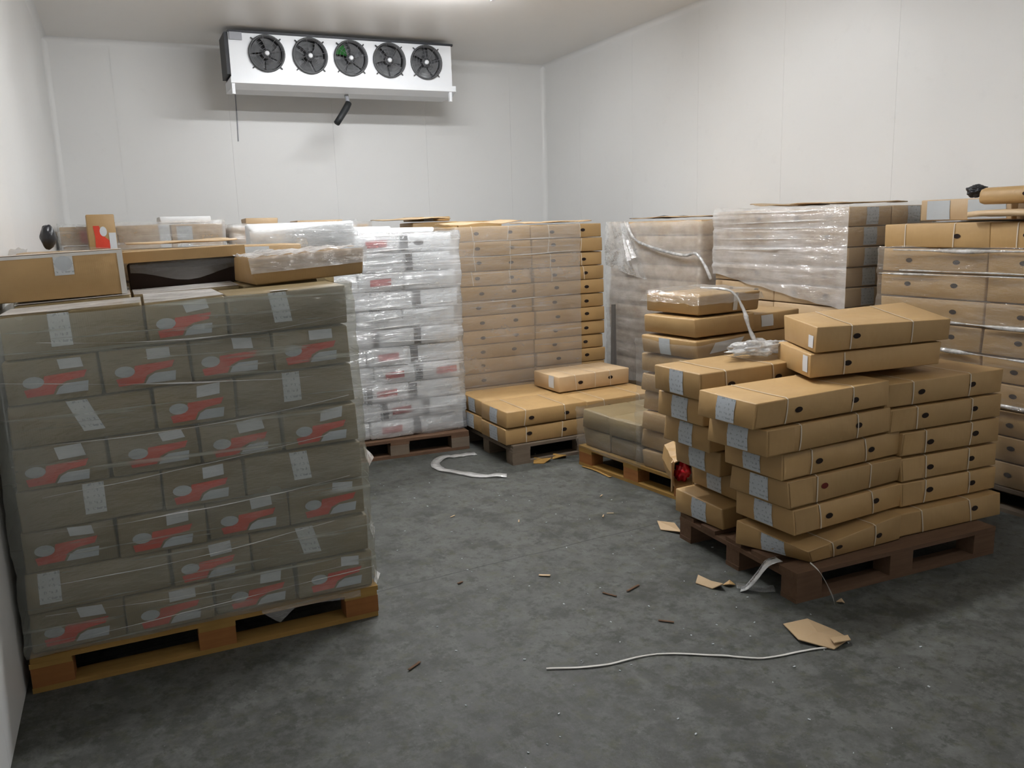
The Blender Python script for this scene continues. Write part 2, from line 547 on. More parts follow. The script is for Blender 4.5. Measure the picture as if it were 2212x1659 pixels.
# ------------------------------------------------------------------ cartons
class Carton:
    """deformable carton: local box lx*ly*lz centred on x,y, standing on z=0"""
    def __init__(s, cx, cy, z, lx, ly, lz, rotz=0, label='', group=None, mat='kraft', jit=.006, bulge=.006, sag=.0, seed=0, corners=None, rad=.007, name='carton', cat='box', tilt=None):
        s.sz = (lx, ly, lz)
        rnd = random.Random(seed * 7919 + 13)
        s.rnd = rnd
        s.c = {}
        for i in (0, 1):
            for j in (0, 1):
                for k in (0, 1):
                    q = Vector(((i - .5) * lx, (j - .5) * ly, k * lz))
                    q += Vector((rnd.uniform(-jit, jit), rnd.uniform(-jit, jit), rnd.uniform(-jit, 0) * (1 if k else 0)))
                    if corners and (i, j, k) in corners:
                        q += Vector(corners[(i, j, k)])
                    s.c[(i, j, k)] = q
        s.b = bulge * rnd.uniform(.3, 1.2)
        s.sag = sag
        s.o = empty(name, (cx, cy, z), rotz, label, cat, group)
        if tilt:
            s.o.rotation_euler[0] = tilt[0]
            s.o.rotation_euler[1] = tilt[1]
        s.body(mat, rad)

    def P(s, u, v, w):
        p = Vector((0, 0, 0))
        for i in (0, 1):
            for j in (0, 1):
                for k in (0, 1):
                    f = (u if i else 1 - u) * (v if j else 1 - v) * (w if k else 1 - w)
                    p += s.c[(i, j, k)] * f
        cu, cv, cw = [max(0, min(1, t)) for t in (u, v, w)]
        p.y += (2 * cv - 1) * s.b * 16 * cu * (1 - cu) * cw * (1 - cw)
        p.x += (2 * cu - 1) * s.b * 16 * cv * (1 - cv) * cw * (1 - cw)
        p.z += cw * s.sag * 16 * cu * (1 - cu) * cv * (1 - cv)
        return p

    def body(s, mat, r):
        L = s.sz
        def ticks(l):
            n = max(2, min(6, int(l / .11)))
            return [0, r] + [r + (l - 2 * r) * k / n for k in range(1, n)] + [l - r, l]
        T = [ticks(l) for l in L]
        b = MB()
        idx = {}
        def vert(p):
            key = (round(p[0], 5), round(p[1], 5), round(p[2], 5))
            if key not in idx:
                q = [max(r, min(L[a] - r, p[a])) for a in range(3)]
                d = Vector([p[a] - q[a] for a in range(3)])
                if d.length > 1e-9:
                    d = d.normalized() * r
                t = [(q[a] + d[a]) / L[a] for a in range(3)]
                idx[key] = len(b.v)
                b.v.append(tuple(s.P(*t)))
            return idx[key]
        for ax in range(3):
            a1, a2 = [(1, 2), (2, 0), (0, 1)][ax]
            for side in (0, 1):
                for i in range(len(T[a1]) - 1):
                    for j in range(len(T[a2]) - 1):
                        pts = []
                        for (di, dj) in ((0, 0), (1, 0), (1, 1), (0, 1)):
                            p = [0, 0, 0]
                            p[ax] = L[ax] * side
                            p[a1] = T[a1][i + di]
                            p[a2] = T[a2][j + dj]
                            pts.append(vert(p))
                        b.f.append(tuple(pts if side else reversed(pts)))
        me = b.mesh('body', True)
        s.bo = link('body', me, mat, s.o)

    def face(s, f, u, v, off):
        lx, ly, lz = s.sz
        if f == 'F':
            return s.P(u, -off / ly, v)
        if f == 'K':
            return s.P(1 - u, 1 + off / ly, v)
        if f == 'L':
            return s.P(-off / lx, 1 - u, v)
        if f == 'R':
            return s.P(1 + off / lx, u, v)
        return s.P(u, v, 1 + off / lz)

    def patch(s, name, f, u0, u1, v0, v1, mat, off=.0018, shear=0.0, skew=0.0, par=None):
        lx, ly, lz = s.sz
        nu, nv = 4, 2
        b = MB()
        uv = []
        for j in range(nv + 1):
            for i in range(nu + 1):
                a, c = i / nu, j / nv
                uu = u0 + (u1 - u0) * a + shear * (c - .5)
                vv = v0 + (v1 - v0) * c + skew * (a - .5)
                b.v.append(tuple(s.face(f, uu, vv, off)))
                uv.append((a, c))
        for j in range(nv):
            for i in range(nu):
                a = j * (nu + 1) + i
                b.f.append((a, a + 1, a + nu + 2, a + nu + 1))
        # rim down to the carton so that the sheet has an edge
        return link(name, b.mesh(name, True, uv), mat, par or s.o)

    def poly(s, name, f, pts, mat, off=.002):
        b = MB()
        for (u, v) in pts:
            b.v.append(tuple(s.face(f, u, v, off)))
        c = (sum(p[0] for p in pts) / len(pts), sum(p[1] for p in pts) / len(pts))
        b.v.append(tuple(s.face(f, c[0], c[1], off)))
        n = len(pts)
        for i in range(n):
            b.f.append((i, (i + 1) % n, n))
        return link(name, b.mesh(name), mat, s.o)

    def oval(s, name, f, u, v, rw, rh, mat, off=.002):
        lx, ly, lz = s.sz
        L = lx if f in 'FKT' else ly
        Hh = lz if f != 'T' else ly
        return s.poly(name, f, [(u + rw / L * math.cos(t), v + rh / Hh * math.sin(t)) for t in [2 * math.pi * k / 14 for k in range(14)]], mat, off)

    def strap(s, u, mat='strap_clear', faces='FT', wdt=.0065, lean=0):
        lx = s.sz[0]
        b = MB()
        path = []
        if 'F' in faces:
            path += [('F', u + lean * (.5 - k / 6), .02 + .95 * k / 6) for k in range(7)]
        if 'T' in faces:
            path += [('T', u - lean * .5, .03 + .94 * k / 6) for k in range(7)]
        for (f, uu, vv) in path:
            for d in (-1, 1):
                b.v.append(tuple(s.face(f, uu + d * wdt / lx / 2, vv, .0035)))
        for k in range(len(path) - 1):
            b.f.append((2 * k, 2 * k + 1, 2 * k + 3, 2 * k + 2))
        return link('strap', b.mesh('strap'), mat, s.o)


SEED = [0]


def nseed():
    SEED[0] += 1
    return SEED[0]


def deco_oval(c, straps=True, ends='L', rnd=None, flap=True, mat_label='label_print', holes=True, hole_mat='hole_shade', dim=False):
    r = c.rnd
    if holes:
        for u in (.29, .73):
            if r.random() < .93:
                c.oval('hand_hole', 'F', u + r.uniform(-.015, .015), .52 + r.uniform(-.06, .06), .023, .014, hole_mat)  # painted dark oval, the shade of an uncut hole
    if straps:
        for u in (.23, .70):
            c.strap(u + r.uniform(-.02, .02), lean=r.uniform(-.02, .02))
    if flap:
        c.patch('glue_flap', 'F', .012, .20, .07, .95, c.bo.data.materials[0], .003)
    for e in ends:
        c.patch('label', e, .36 + r.uniform(-.03, .03), .68 + r.uniform(-.03, .03), .06, .97, mat_label, .0025)


def deco_red(c):
    r = c.rnd
    du, dv = r.uniform(-.05, .05), r.uniform(-.05, .05)
    P = lambda pts: [(u + du, v + dv) for u, v in pts]
    c.poly('red_print', 'F', P([(.17, .12), (.45, .14), (.50, .32), (.62, .42), (.80, .46), (.84, .62), (.38, .58), (.36, .40), (.30, .34), (.15, .30)]), 'print_red', .0022)
    c.oval('round_print', 'F', .26 + du, .46 + dv, .035, .022, 'paper_grey', .0032)
    c.poly('white_panel', 'F', P([(.47, .12), (.82, .12), (.84, .36), (.60, .36), (.52, .28)]), 'label_print', .0032)
    sk = r.uniform(-.06, .06)
    c.patch('address_label', 'F', .52 + du + r.uniform(-.05, .05), .80 + du, .70 + dv, .96, 'paper_white', .003, r.uniform(-.04, .04), sk)


def deco_tag(c, u, tilt=0.0, top=True, lo=.16):
    c.patch('tag_label', 'F', u - .075, u + .075, lo, .98, 'tag_print', .003, -tilt)
    if top:
        c.patch('tag_label', 'T', u - .075 + tilt * .5, u + .075 + tilt * .5, .005, .12, 'tag_print', .003)


HID = MB()


def hidden(x0, x1, y0, y1, z0, z1, mat=None):
    # cartons that stand behind or under the ones in view: joined into one object at the end
    HID.box(x0, x1, y0, y1, z0, z1, mat)


# ---------------------------------------------------------------- LEFT LOAD (by the left wall)
LX0, LX1, LY0, LY1 = -.488, .868, 3.39, 4.62
pallet((LX0 + LX1) / 2, (LY0 + LY1) / 2, 1.355, 1.23, 0, 'orange-brown wooden pallet under the wrapped red-printed cartons at left', 'wood_yellow', 'wood_orange')
g_left = 'brown cartons of the wrapped load at the left wall'
rows = 8
lh = .1645
for k in range(rows):
    z = .146 + k * lh
    sh = .0045 * k                     # slight narrowing towards the top
    x0, x1 = LX0 + .012 + sh * 1.6, LX1 - .006 - sh
    if k % 2 == 0:
        ws = [.25] * 4
        ty = 'rrrr'
    else:
        ws = [.385, .235, .38]
        ty = 'trt'
    tot = x1 - x0
    x = x0
    for i, (wf, t) in enumerate(zip(ws, ty)):
        wd = wf * tot
        yj = random.Random(k * 10 + i).uniform(-.012, .012)
        dep = .50 if t == 'r' else .36
        pos = ('leftmost', 'second from left', 'third from left', 'rightmost')[i] if len(ws) == 4 else ('leftmost', 'middle', 'rightmost')[i]
        what = 'red-printed carton' if t == 'r' else 'long carton with white tag'
        zt = (x + wd / 2 - .185) * .044 * k / rows
        c = Carton(x + wd / 2, LY0 + .024 + dep / 2 + yj, z + zt, wd - .010, dep, lh - .004, 0, f'{what}, {pos} in {layer_word(k, rows)} of left wrapped load', g_left, 'kraft_shaded', .005, .008, -.004, nseed(), rad=.006, tilt=(0, -.044 * k / rows))
        if k == rows - 1 and i < 2:
            c.patch('film_cover', 'T', .0, 1, 0, 1, 'film_top', .006)  # pale sheet: partly film, partly lamplight painted on the tops
        if t == 'r':
            deco_red(c)
        else:
            u = {7: (.40, .42), 5: (.52, .46), 3: (.52, .46), 1: (.16, .47)}[k][0 if i == 0 else 1]
            tl = {(5, 0): .10, (1, 2): .06, (3, 2): .03, (7, 2): .03}.get((k, i), 0)
            deco_tag(c, u, tl, k == 7, .22)
        x += wd
    # the cartons behind, standing at the right-hand end and on top
    y = LY0 + .018 + .52
    for i, (xa, xb) in enumerate(((x0, x0 + .45), (x0 + .455, x0 + .905), (x0 + .91, x1))):
        if k == rows - 1:
            c = Carton((xa + xb) / 2, y + .34, z + ((xa + xb) / 2 - .185) * .0385, xb - xa - .004, .65, lh - .004, 0, ('leftmost', 'middle', 'rightmost')[i] + ' brown carton in rear of top layer of left wrapped load', g_left, 'kraft_shaded', .004, .004, 0, nseed(), tilt=(0, -.0385))
            if i < 2:
                c.patch('film_cover', 'T', 0, 1, 0, 1, 'film_top', .006)  # same pale top, part film and part painted lamplight
        else:
            hidden(xa, xb - .004, y + .015, y + .665, z, z + lh - .012)

# ---------------------------------------------------------------- generic stretch film shell
def film(label, cx, cy, lx, ly, z0, z1, rotz, mat, amp=.006, seed=1, rowh=.14, zb=.144, sides='FRKL', ridges=(), zlow=None, top=False, rnd_r=.03, pull=.006, taper=0.0, ztop=None, group='stretch film wraps', gap=.014, creases=(), cr_rad=.004, cr_mat='film_gloss'):
    """sheet around a load; sides F(-y) R(+x) K(+y) L(-x); ridges: list of (z, height, width) rolled edges"""
    o = None
    hx, hy = lx / 2, ly / 2
    path = []
    seg = {'F': ((-hx, -hy), (hx, -hy)), 'R': ((hx, -hy), (hx, hy)), 'K': ((hx, hy), (-hx, hy)), 'L': ((-hx, hy), (-hx, -hy))}
    order = 'LFRK' if sides[0] == 'L' else 'FRKL'
    for sd in [q for q in order if q in sides]:
        (ax, ay), (bx, by) = seg[sd]
        L = math.hypot(bx - ax, by - ay)
        n = max(4, int(L / .03))
        for k in range(n + 1):
            t = k / n
            if path and k == 0:
                continue
            path.append((ax + (bx - ax) * t, ay + (by - ay) * t, sd, t))
    def outn(px, py, sd):
        d = Vector((0, 0))
        for s_, v in (('F', (0, -1)), ('R', (1, 0)), ('K', (0, 1)), ('L', (-1, 0))):
            e = {'F': py + hy, 'R': hx - px, 'K': hy - py, 'L': px + hx}[s_]
            if e < 1e-4:
                d += Vector(v)
        return d.normalized()
    nz = max(6, int((z1 - z0) / .022))
    b = MB()
    for j in range(nz + 1):
        for (px, py, sd, t) in path:
            zl = zlow(px, py, sd) if zlow else z0
            zt = ztop(px, py, sd) if ztop else z1
            z = zl + (zt - zl) * j / nz
            n2 = outn(px, py, sd)
            q = Vector((px * 2.2 + seed * 3.1, py * 2.2, z * 7))
            a = noise.noise(q) * amp * 1.4 + noise.noise(Vector((px * 9, py * 9 + seed, z * 26))) * amp * .55
            a += noise.noise(Vector((px * 1.2 + seed, py * 1.2, z * 40 + px * 9))) * amp * .5
            fr = ((z - zb) / rowh) % 1.0
            a -= pull * max(0, 1 - min(fr, 1 - fr) / .16)
            for (rz, rh, rw) in ridges:
                rzz = rz + .012 * noise.noise(Vector((px * 2, py * 2, rz * 9)))
                dz = (z - rzz) / rw
                if abs(dz) < 1:
                    a += rh * (1 - dz * dz) ** 2
            k2 = 1 - taper * (z - z0) / max(.01, z1 - z0)
            zz = z
            if j == 0 or j == nz:
                zz += noise.noise(Vector((px * 5 + seed, py * 5, 3.3))) * .018
            b.v.append((px * k2 + n2.x * (max(a, -.8 * gap) + gap), py * k2 + n2.y * (max(a, -.8 * gap) + gap), zz))
    n = len(path)
    for j in range(nz):
        for i in range(n - 1):
            a = j * n + i
            b.f.append((a, a + 1, a + n + 1, a + n))
    me = b.mesh('stretch_film', True)
    o = link('stretch_film', me, mat, None, (cx, cy, 0), rotz)
    tag(o, label, 'plastic film', group)
    rc = random.Random(seed)
    for (sd, z, slope, droop) in creases:
        # rolled-up edge of the film running along one side
        (ax, ay), (bx, by) = seg[sd]
        nrm = Vector({'F': (0, -1, 0), 'R': (1, 0, 0), 'K': (0, 1, 0), 'L': (-1, 0, 0)}[sd])
        t0, t1 = rc.uniform(0, .12), rc.uniform(.86, 1)
        pts, rr = [], []
        for k in range(25):
            t = t0 + (t1 - t0) * k / 24
            kk = 1 - taper * (z - z0) / max(.01, z1 - z0)
            p = Vector((ax + (bx - ax) * t, ay + (by - ay) * t, 0)) * kk
            p.z = z + slope * (t - .5) - droop * 4 * t * (1 - t) + .004 * noise.noise(Vector((t * 6, z * 9, seed)))
            p += nrm * (gap + .010)
            pts.append(p)
            rr.append(cr_rad * max(.15, .6 + 1.1 * noise.noise(Vector((t * 5, z * 5, seed)))) * (.35 + .65 * math.sin(math.pi * k / 24)))
        link('crease', MB().tube(pts, rr, 6).mesh('crease', True), cr_mat, o)
    return o


def rope(name, label, pts, rad, mat, seed=0, n=8, cat='plastic film', group=None, sub=6):
    """twisted bunch of film along a smoothed path"""
    P = [Vector(p) for p in pts]
    out = []
    for k in range(len(P) - 1):
        p0, p1, p2, p3 = P[max(k - 1, 0)], P[k], P[k + 1], P[min(k + 2, len(P) - 1)]
        for q in range(sub):
            t = q / sub
            out.append(.5 * ((2 * p1) + (p2 - p0) * t + (2 * p0 - 5 * p1 + 4 * p2 - p3) * t * t + (3 * p1 - p0 - 3 * p2 + p3) * t ** 3))
    out.append(P[-1])
    rr = []
    for k, p in enumerate(out):
        base = rad if not callable(rad) else rad(k / (len(out) - 1))
        rr.append(base * (1 + .45 * noise.noise(p * 22 + Vector((seed, 0, 0)))))
    o = link(name, MB().tube(out, rr, n).mesh(name, True), mat)
    return tag(o, label, cat, group)


film('hazy clear film around the red-printed cartons at the left wall', (LX0 + LX1) / 2, (LY0 + LY1) / 2, LX1 - LX0 - .022, LY1 - LY0 - .002, .150, 1.462, 0, 'film_haze', .007, 2, lh, .146, 'LFR', [(.17, .004, .02), (1.30, .006, .012), (.61, .005, .01), (.98, .004, .012)], taper=.025, pull=.004, ztop=lambda px, py, sd: 1.455 + px * .044, creases=[('F', 1.36, .0, .05), ('F', 1.16, -.10, .02), ('F', 1.0, .06, .035), ('F', .82, .12, .01), ('F', .66, .05, .03), ('F', .47, .08, .03), ('F', .30, -.04, .02), ('F', .22, .06, .0)], cr_rad=.0028, gap=.020)

lf = bpy.data.objects['stretch_film']
for (z, ln, hh, sd) in ((.72, .05, .07, 1), (.40, .035, .10, 2), (.155, .05, .05, 3)):
    def tab(u, v, z=z, ln=ln, hh=hh, sd=sd):
        return ((LX1 - LX0) / 2 + .004 + ln * u * (1 - .7 * v) + .006 * math.sin(5 * v + sd), -(LY1 - LY0) / 2 + .03 + .10 * u + .02 * v, z + hh * (v - .5) + .01 * u)
    link('loose_edge', MB().grid(tab, 6, 6).mesh('loose_edge', True), 'film_bunch', lf)
def torn(u, v):
    return (.18 + .42 * u, -(LY1 - LY0) / 2 - .018 - .006 * math.sin(u * 9), .150 - (.012 + .055 * max(0, 1 - abs(u - .16) / .16) + .02 * u) * v)
link('torn_edge', MB().grid(torn, 24, 4).mesh('torn_edge', True), 'film_mid', lf)

# cartons lying on top of the left load
c = Carton(-.247, 4.19, 1.452, .49, .38, .192, R(2), 'brown carton with round-stamped tag and pale film rim, on left load by wall', 'loose cartons on top of the left load', 'kraft', .004, .006, 0, nseed(), rad=.005, tilt=(0, -.03))
deco_tag(c, .53, 0, True, .52)
c.oval('round_print', 'F', .53, .78, .034, .032, 'paper_grey', .0045)
c.patch('film_rim', 'F', 0, 1, .93, 1.0, 'strap_white', .0035)
c.patch('film_rim', 'F', .955, 1.0, 0, .95, 'strap_white', .0035)
c.patch('film_rim', 'T', 0, 1, 0, .35, 'strap_white', .0035)
# opened carton: shade of its inside painted over the body, lid above
c = Carton(.285, 4.47, 1.458, .52, .32, .125, R(-2), 'opened carton, shaded inside painted dark, under tan lid on left load', 'loose cartons on top of the left load', 'hole_shade', .004, .004, 0, nseed(), tilt=(0, -.03))
b = MB().box(-.275, .275, -.19, .19, .130, .180)
link('lid', b.mesh('lid'), 'kraft', c.o)
b = MB().grid(lambda u, v: (-.25 + .50 * u, -.175 - .012 * math.sin(3 * v), .128 - (.045 + .05 * math.sin(u * math.pi) ** 2) * v), 10, 3)
link('torn_film', b.mesh('torn_film', True), 'film_clear', c.o)
c = Carton(.735, 4.03, 1.482, .47, .50, .120, R(2), 'crumpled brown carton in shiny film, at right end on left load', 'loose cartons on top of the left load', 'kraft', .010, .010, .004, nseed(), {(1, 0, 0): (.03, 0, .012), (1, 0, 1): (.04, 0, .012)}, rad=.008, tilt=(0, -.035))
b = MB()
def crump(u, v):
    p = c.face('T', -.02 + 1.04 * u, -.02 + 1.04 * v, .012)
    p.z += .022 * noise.noise(Vector((u * 5, v * 4, 1))) + .012 * noise.noise(Vector((u * 14, v * 11, 4)))
    return p
b.grid(crump, 26, 16)
def crump2(u, v):
    p = c.face('F', -.02 + 1.04 * u, .45 + .60 * v, .008)
    p.y -= .010 * noise.noise(Vector((u * 9, v * 3, 7))) + .004
    return p
b.grid(crump2, 26, 6)
link('film_cover', b.mesh('film_cover', True), 'film_gloss', c.o)

# ---------------------------------------------------------------- RIGHT FRONT LOAD (open pallet of flat strapped cartons)
pallet(3.205, 3.02, 1.265, .90, R(-2), 'dark brown wooden pallet under the unwrapped strapped cartons at right', 'wood_brown')
gD = 'flat strapped cartons on the front right pallet'
dz = .1325
# per layer, bottom to top: left box x0, x1, front y ; right box x0, x1, front y
D = [(2.585, 3.275, 2.640, 3.285, 3.955, 2.615),
     (2.600, 3.340, 2.700, 3.355, 3.945, 2.625),
     (2.560, 3.335, 2.705, 3.300, 3.900, 2.600),
     (2.530, 3.330, 2.715, 3.340, 3.915, 2.620),
     (2.415, 3.235, 2.690, 3.245, 3.910, 2.620),
     (2.345, 3.205, 2.690, 3.215, 3.955, 2.670)]
nD = len(D)
for k, (a0, a1, ay, b0, b1, by) in enumerate(D):
    z = .147 + dz * k
    cor = {}
    if k == 0:
        cor = {(0, 0, 0): (.10, .02, .0), (0, 0, 1): (.06, -.01, -.045), (0, 1, 1): (-.02, 0, .0), (0, 1, 0): (-.03, 0, .0)}
    c = Carton((a0 + a1) / 2, ay + .185, z, a1 - a0 - .008, .365, dz - .0085, R(3.5 if k else 1.5), f'strapped brown carton, left of front pair, {layer_word(k, nD)}, front right pallet', gD, 'kraft', .009, .007, -.003, nseed(), cor, rad=.0045)
    deco_oval(c, hole_mat='hole_red' if k == 2 else 'hole_shade')
    b0, b1 = a1 + .012, 4.005
    c = Carton((b0 + b1) / 2, (2.890 if k else 2.845), .147 + .1285 * k, b1 - b0 - .004, .37, .1215, R(-2.8), f'strapped brown carton, right of front pair, {layer_word(k, nD)}, front right pallet', gD, 'kraft', .008, .006, -.003, nseed(), rad=.0045)
    deco_oval(c, ends='')
N = [(2.575, 3.16), (2.60, 3.17), (2.58, 3.16), (2.50, 3.155), (2.455, 3.15), (2.42, 3.13)]
for k, (a0, ay) in enumerate(N):
    z = .147 + .140 * k
    cor = {(0, 0, 0): (.03, 0, 0), (0, 0, 1): (.02, .0, -.02)} if k == 0 else {}
    if k == 1:
        a0 += .09
    c = Carton(a0 + .34, ay + .19, z, .67, .365, .140 - .005, R(1.5), f'strapped brown carton, left of rear pair, {layer_word(k, 6)}, front right pallet', gD, 'kraft', .008, .008, -.003, nseed(), cor)
    deco_oval(c)
    if k >= 4:
        c = Carton(a0 + .70 + .33, ay + .19, z - .007 * k, .66, .36, .135, R(-2), f'strapped brown carton, right of rear pair, {layer_word(k, 6)}, front right pallet', gD, 'kraft', .008, .008, -.003, nseed())
        deco_oval(c, ends='')
    else:
        hidden(a0 + .705, a0 + 1.36, ay + .02, ay + .37, .147 + dz * k, .147 + dz * k + .128)
# torn open carton end with a red bag, wedged between the rear and the middle pallet
# two cartons stacked on top of the front right load
c = Carton(3.285, 3.04, .95, .80, .40, .118, R(-4), 'shaded lower carton of the two stacked loose on front right load', 'loose cartons on the front right load', 'kraft', .006, .006, -.002, nseed(), {(0, 1, 0): (.13, 0, 0), (0, 1, 1): (.13, 0, 0), (1, 1, 0): (.10, 0, 0), (1, 1, 1): (.10, 0, 0)}, rad=.005)
c.oval('hand_hole', 'F', .27, .5, .023, .014, 'hole_shade')
c.patch('label', 'L', .80, .93, .2, .9, 'paper_white', .0025)
c.strap(.245, faces='F')
c = Carton(3.305, 3.035, 1.072, .83, .42, .126, R(-4), 'upper strapped carton on top of the front right load', 'loose cartons on the front right load', 'kraft', .006, .006, -.002, nseed(), {(1, 0, 1): (.0, -.01, -.018), (0, 1, 0): (.17, 0, 0), (0, 1, 1): (.17, .01, .004), (1, 1, 0): (.15, 0, 0), (1, 1, 1): (.15, .02, .02)}, rad=.005)
c.oval('hand_hole', 'F', .285, .55, .023, .014, 'hole_shade')
c.patch('label', 'L', .80, .93, .15, .62, 'paper_white', .0025)
c.strap(.245, lean=.0)
c.strap(.70)

# ---------------------------------------------------------------- LOW LOAD in front of the tan stack
pallet(2.995, 5.665, 1.25, .89, R(2), 'grey wooden pallet under the low flat cartons in mid aisle', 'wood_grey')
gL = 'flat cartons on the low middle pallet'
for k in range(2):
    z = .147 + .127 * k
    for i, (xa, xb) in enumerate(((2.335, 3.01), (3.015, 3.69))):
        for j, ya in enumerate((5.235, 5.665)):
            c = Carton((xa + xb) / 2 + .01 * k * (1 - 2 * i), ya + .21, z, xb - xa - .006, .42, .123, R(2), f'flat carton, {("left", "right")[i]} {("front", "rear")[j]}, {("bottom", "upper")[k]} layer of low middle pallet', gL, 'kraft', .006, .006, -.002, nseed())
            deco_oval(c, straps=(j == 0), ends='L' if i == 0 else '', flap=False, holes=(j == 0))
c = Carton(3.30, 5.80, .403, .67, .40, .127, R(4), 'single loose carton with white corner label on low middle pallet', 'flat cartons on the low middle pallet', 'kraft_pale', .005, .005, -.002, nseed())
deco_oval(c, ends='', flap=False)
c.strap(.5)
c.patch('label', 'L', .62, .82, .2, .98, 'paper_white', .0025)

# ---------------------------------------------------------------- WHITE STACK
pallet(1.77, 6.32, 1.10, .98, R(-3), 'worn brown wooden pallet under the shiny white stack', 'wood_brown', 'wood_grey')
gW = 'white cartons of the shiny wrapped stack'
nW = 11
wh = .1385
redw = {(0, 1), (2, 1), (3, 1), (3, 2), (4, 1), (8, 1), (10, 1), (1, 1)}
for k in range(nW):
    z = .146 + wh * k
    sh = .022 * math.sin(k * 1.9) - .004 * k
    xs = [(1.215, 1.54), (1.545, 1.885), (1.89, 2.30)] if k % 2 == 0 else [(1.215, 1.62), (1.625, 1.945), (1.95, 2.305)]
    for i, (xa, xb) in enumerate(xs):
        xa += sh
        xb += sh
        c = Carton((xa + xb) / 2, 5.90 + .21 + random.Random(k * 5 + i).uniform(-.012, .012), z, xb - xa - .004, .40, wh - .004, 0, f'white carton, {("left", "middle", "right")[i]}, {layer_word(k, nW)} of shiny white stack', gW, 'carton_white', .006, .010, -.002, nseed(), rad=.010)
        if (k, i) in redw:
            c.patch('red_print', 'F', .25 if i == 1 else .45, .72 if i == 1 else .92, .30, .68, 'print_pink', .003, 0, .05)
        if i == 2 and k not in (6, 8):
            c.patch('dark_end_patch', 'F', -.005, .14, .04, .97, 'mark_black', .003)  # dark patch at the left end of the face
        if i == 1 and k in (2, 5, 1):
            c.patch('dark_end_patch', 'F', .02, .15, .04, .97, 'mark_black', .003)
        if i == 2 and k == 10:
            c.oval('oval_print', 'F', .35, .5, .04, .02, 'mark_black')
for i, (xa, xb, y, z, h, rz, nm) in enumerate(((1.30, 1.80, 6.05, 1.672, .05, 3, 'flat white sheet bundle, left on top of shiny white stack'), (1.70, 2.18, 6.15, 1.672, .035, -4, 'flat white sheet bundle, right on top of shiny white stack'))):
    c = Carton((xa + xb) / 2, y + .1, z, xb - xa, .4, h, R(rz), nm, 'sheet bundles on the white stack', 'carton_white', .008, .006, .004, nseed(), rad=.012, name='sheet_bundle', cat='packaging')
film('very shiny wrinkled film around the white stack', 1.765, 6.33, 1.075, .87, .15, 1.675, R(0), 'film_white', .011, 5, wh, .146, 'LFRK', [(.43, .010, .016), (.70, .010, .016), (.98, .010, .016), (1.26, .010, .014), (1.52, .010, .015)], pull=.008, creases=[('F', z, rnd_, .0) for z, rnd_ in ((.36, -.02), (.50, .03), (.64, -.02), (.74, .05), (.88, -.03), (.99, .04), (1.06, .10), (1.14, .02), (1.29, .03), (1.38, -.02), (1.46, .03), (1.55, .03), (1.61, -.01), (1.65, .03))], cr_rad=.005)

# ---------------------------------------------------------------- TAN STACK behind the low load
pallet(3.10, 6.66, 1.35, .86, 0, 'wooden pallet hidden under the tall tan stack', 'wood_grey')
gT = 'flat cartons of the tall tan stack'
nT = 13
th = .1197
for k in range(nT):
    z = .146 + th * k
    for i, (xa, xb) in enumerate(((2.405, 3.085), (3.095, 3.775))):
        s_ = random.Random(k * 3 + i + 100)
        c = Carton((xa + xb) / 2 + s_.uniform(-.008, .008) + (.012 - .0015 * k), 6.22 + .21 + s_.uniform(-.012, .012), z, xb - xa - .004, .42, th - .003, 0, f'flat tan carton, {("left", "right")[i]} column, {layer_word(k, nT)} of tall tan stack', gT, 'kraft', .005, .006, -.002, nseed())
        deco_oval(c, straps=(k > 8), ends='', flap=False)
        if k == nT - 1:
            c2 = Carton((xa + xb) / 2, 6.66 + .21, z, xb - xa - .004, .42, th - .003, 0, f'flat tan carton in rear {("left", "right")[i]} of top layer of tall tan stack', gT, 'kraft_pale', .005, .006, -.002, nseed())
film('clear film strips over left column of the tall tan stack', 2.96, 6.66, 1.13, .91, .35, 1.70, 0, 'film_mid', .006, 9, th, .146, 'LF', [(1.57, .008, .012), (1.46, .008, .012), (1.24, .006, .012), (.98, .008, .014)], pull=.004, creases=[('F', 1.585, .01, 0), ('F', 1.47, .02, .01), ('F', 1.10, .03, 0)], cr_rad=.004)

# torn lid flaps on the tan stack and behind it
def flap_sheet(label, cx, cy, z, lx, ly, rz, lift, mat='kraft_pale', seed=0, group='torn lids lying on the far stacks', name='cardboard_sheet', th=.006):
    def fn(u, v, o):
        return (lx * (u - .5), ly * (v - .5), o + lift * (v * .3 + u * .7 * abs(math.sin(u * 3 + seed))) + .010 * noise.noise(Vector((u * 3 + seed, v * 3, 0))) + .010)
    b = MB()
    b.grid(lambda u, v: fn(u, v, th), 10, 6)
    k = len(b.v)
    b.grid(lambda u, v: fn(1 - u, v, 0), 10, 6)
    n, m = 11, 7
    for i in range(10):
        b.f.append((i + 1, i, k + 10 - i, k + 9 - i))
        t0 = 6 * n
        b.f.append((t0 + i, t0 + i + 1, k + t0 + 9 - i, k + t0 + 10 - i))
    for j in range(6):
        b.f.append((j * n, (j + 1) * n, k + (j + 1) * n + 10, k + j * n + 10))
        b.f.append(((j + 1) * n + 10, j * n + 10, k + j * n, k + (j + 1) * n))
    o = link(name, b.mesh(name, True), mat, None, (cx, cy, z), R(rz))
    return tag(o, label, 'cardboard', group)


flap_sheet('pale torn cardboard lid curling up on left of the tan stack', 2.75, 6.55, 1.702, .62, .40, 2, .045, seed=1)
flap_sheet('flat pale cardboard lid on right of the tan stack', 3.42, 6.52, 1.702, .60, .42, -3, .012, seed=4)

o = link('corner_post', MB().tube([(3.80, 6.10, 0), (3.80, 6.10, .5), (3.815, 6.12, 1.0)], [.03, .028, .022], 6).mesh('corner_post'), 'dark_post')
tag(o, 'dark slim post standing beside the tall tan stack', 'post')

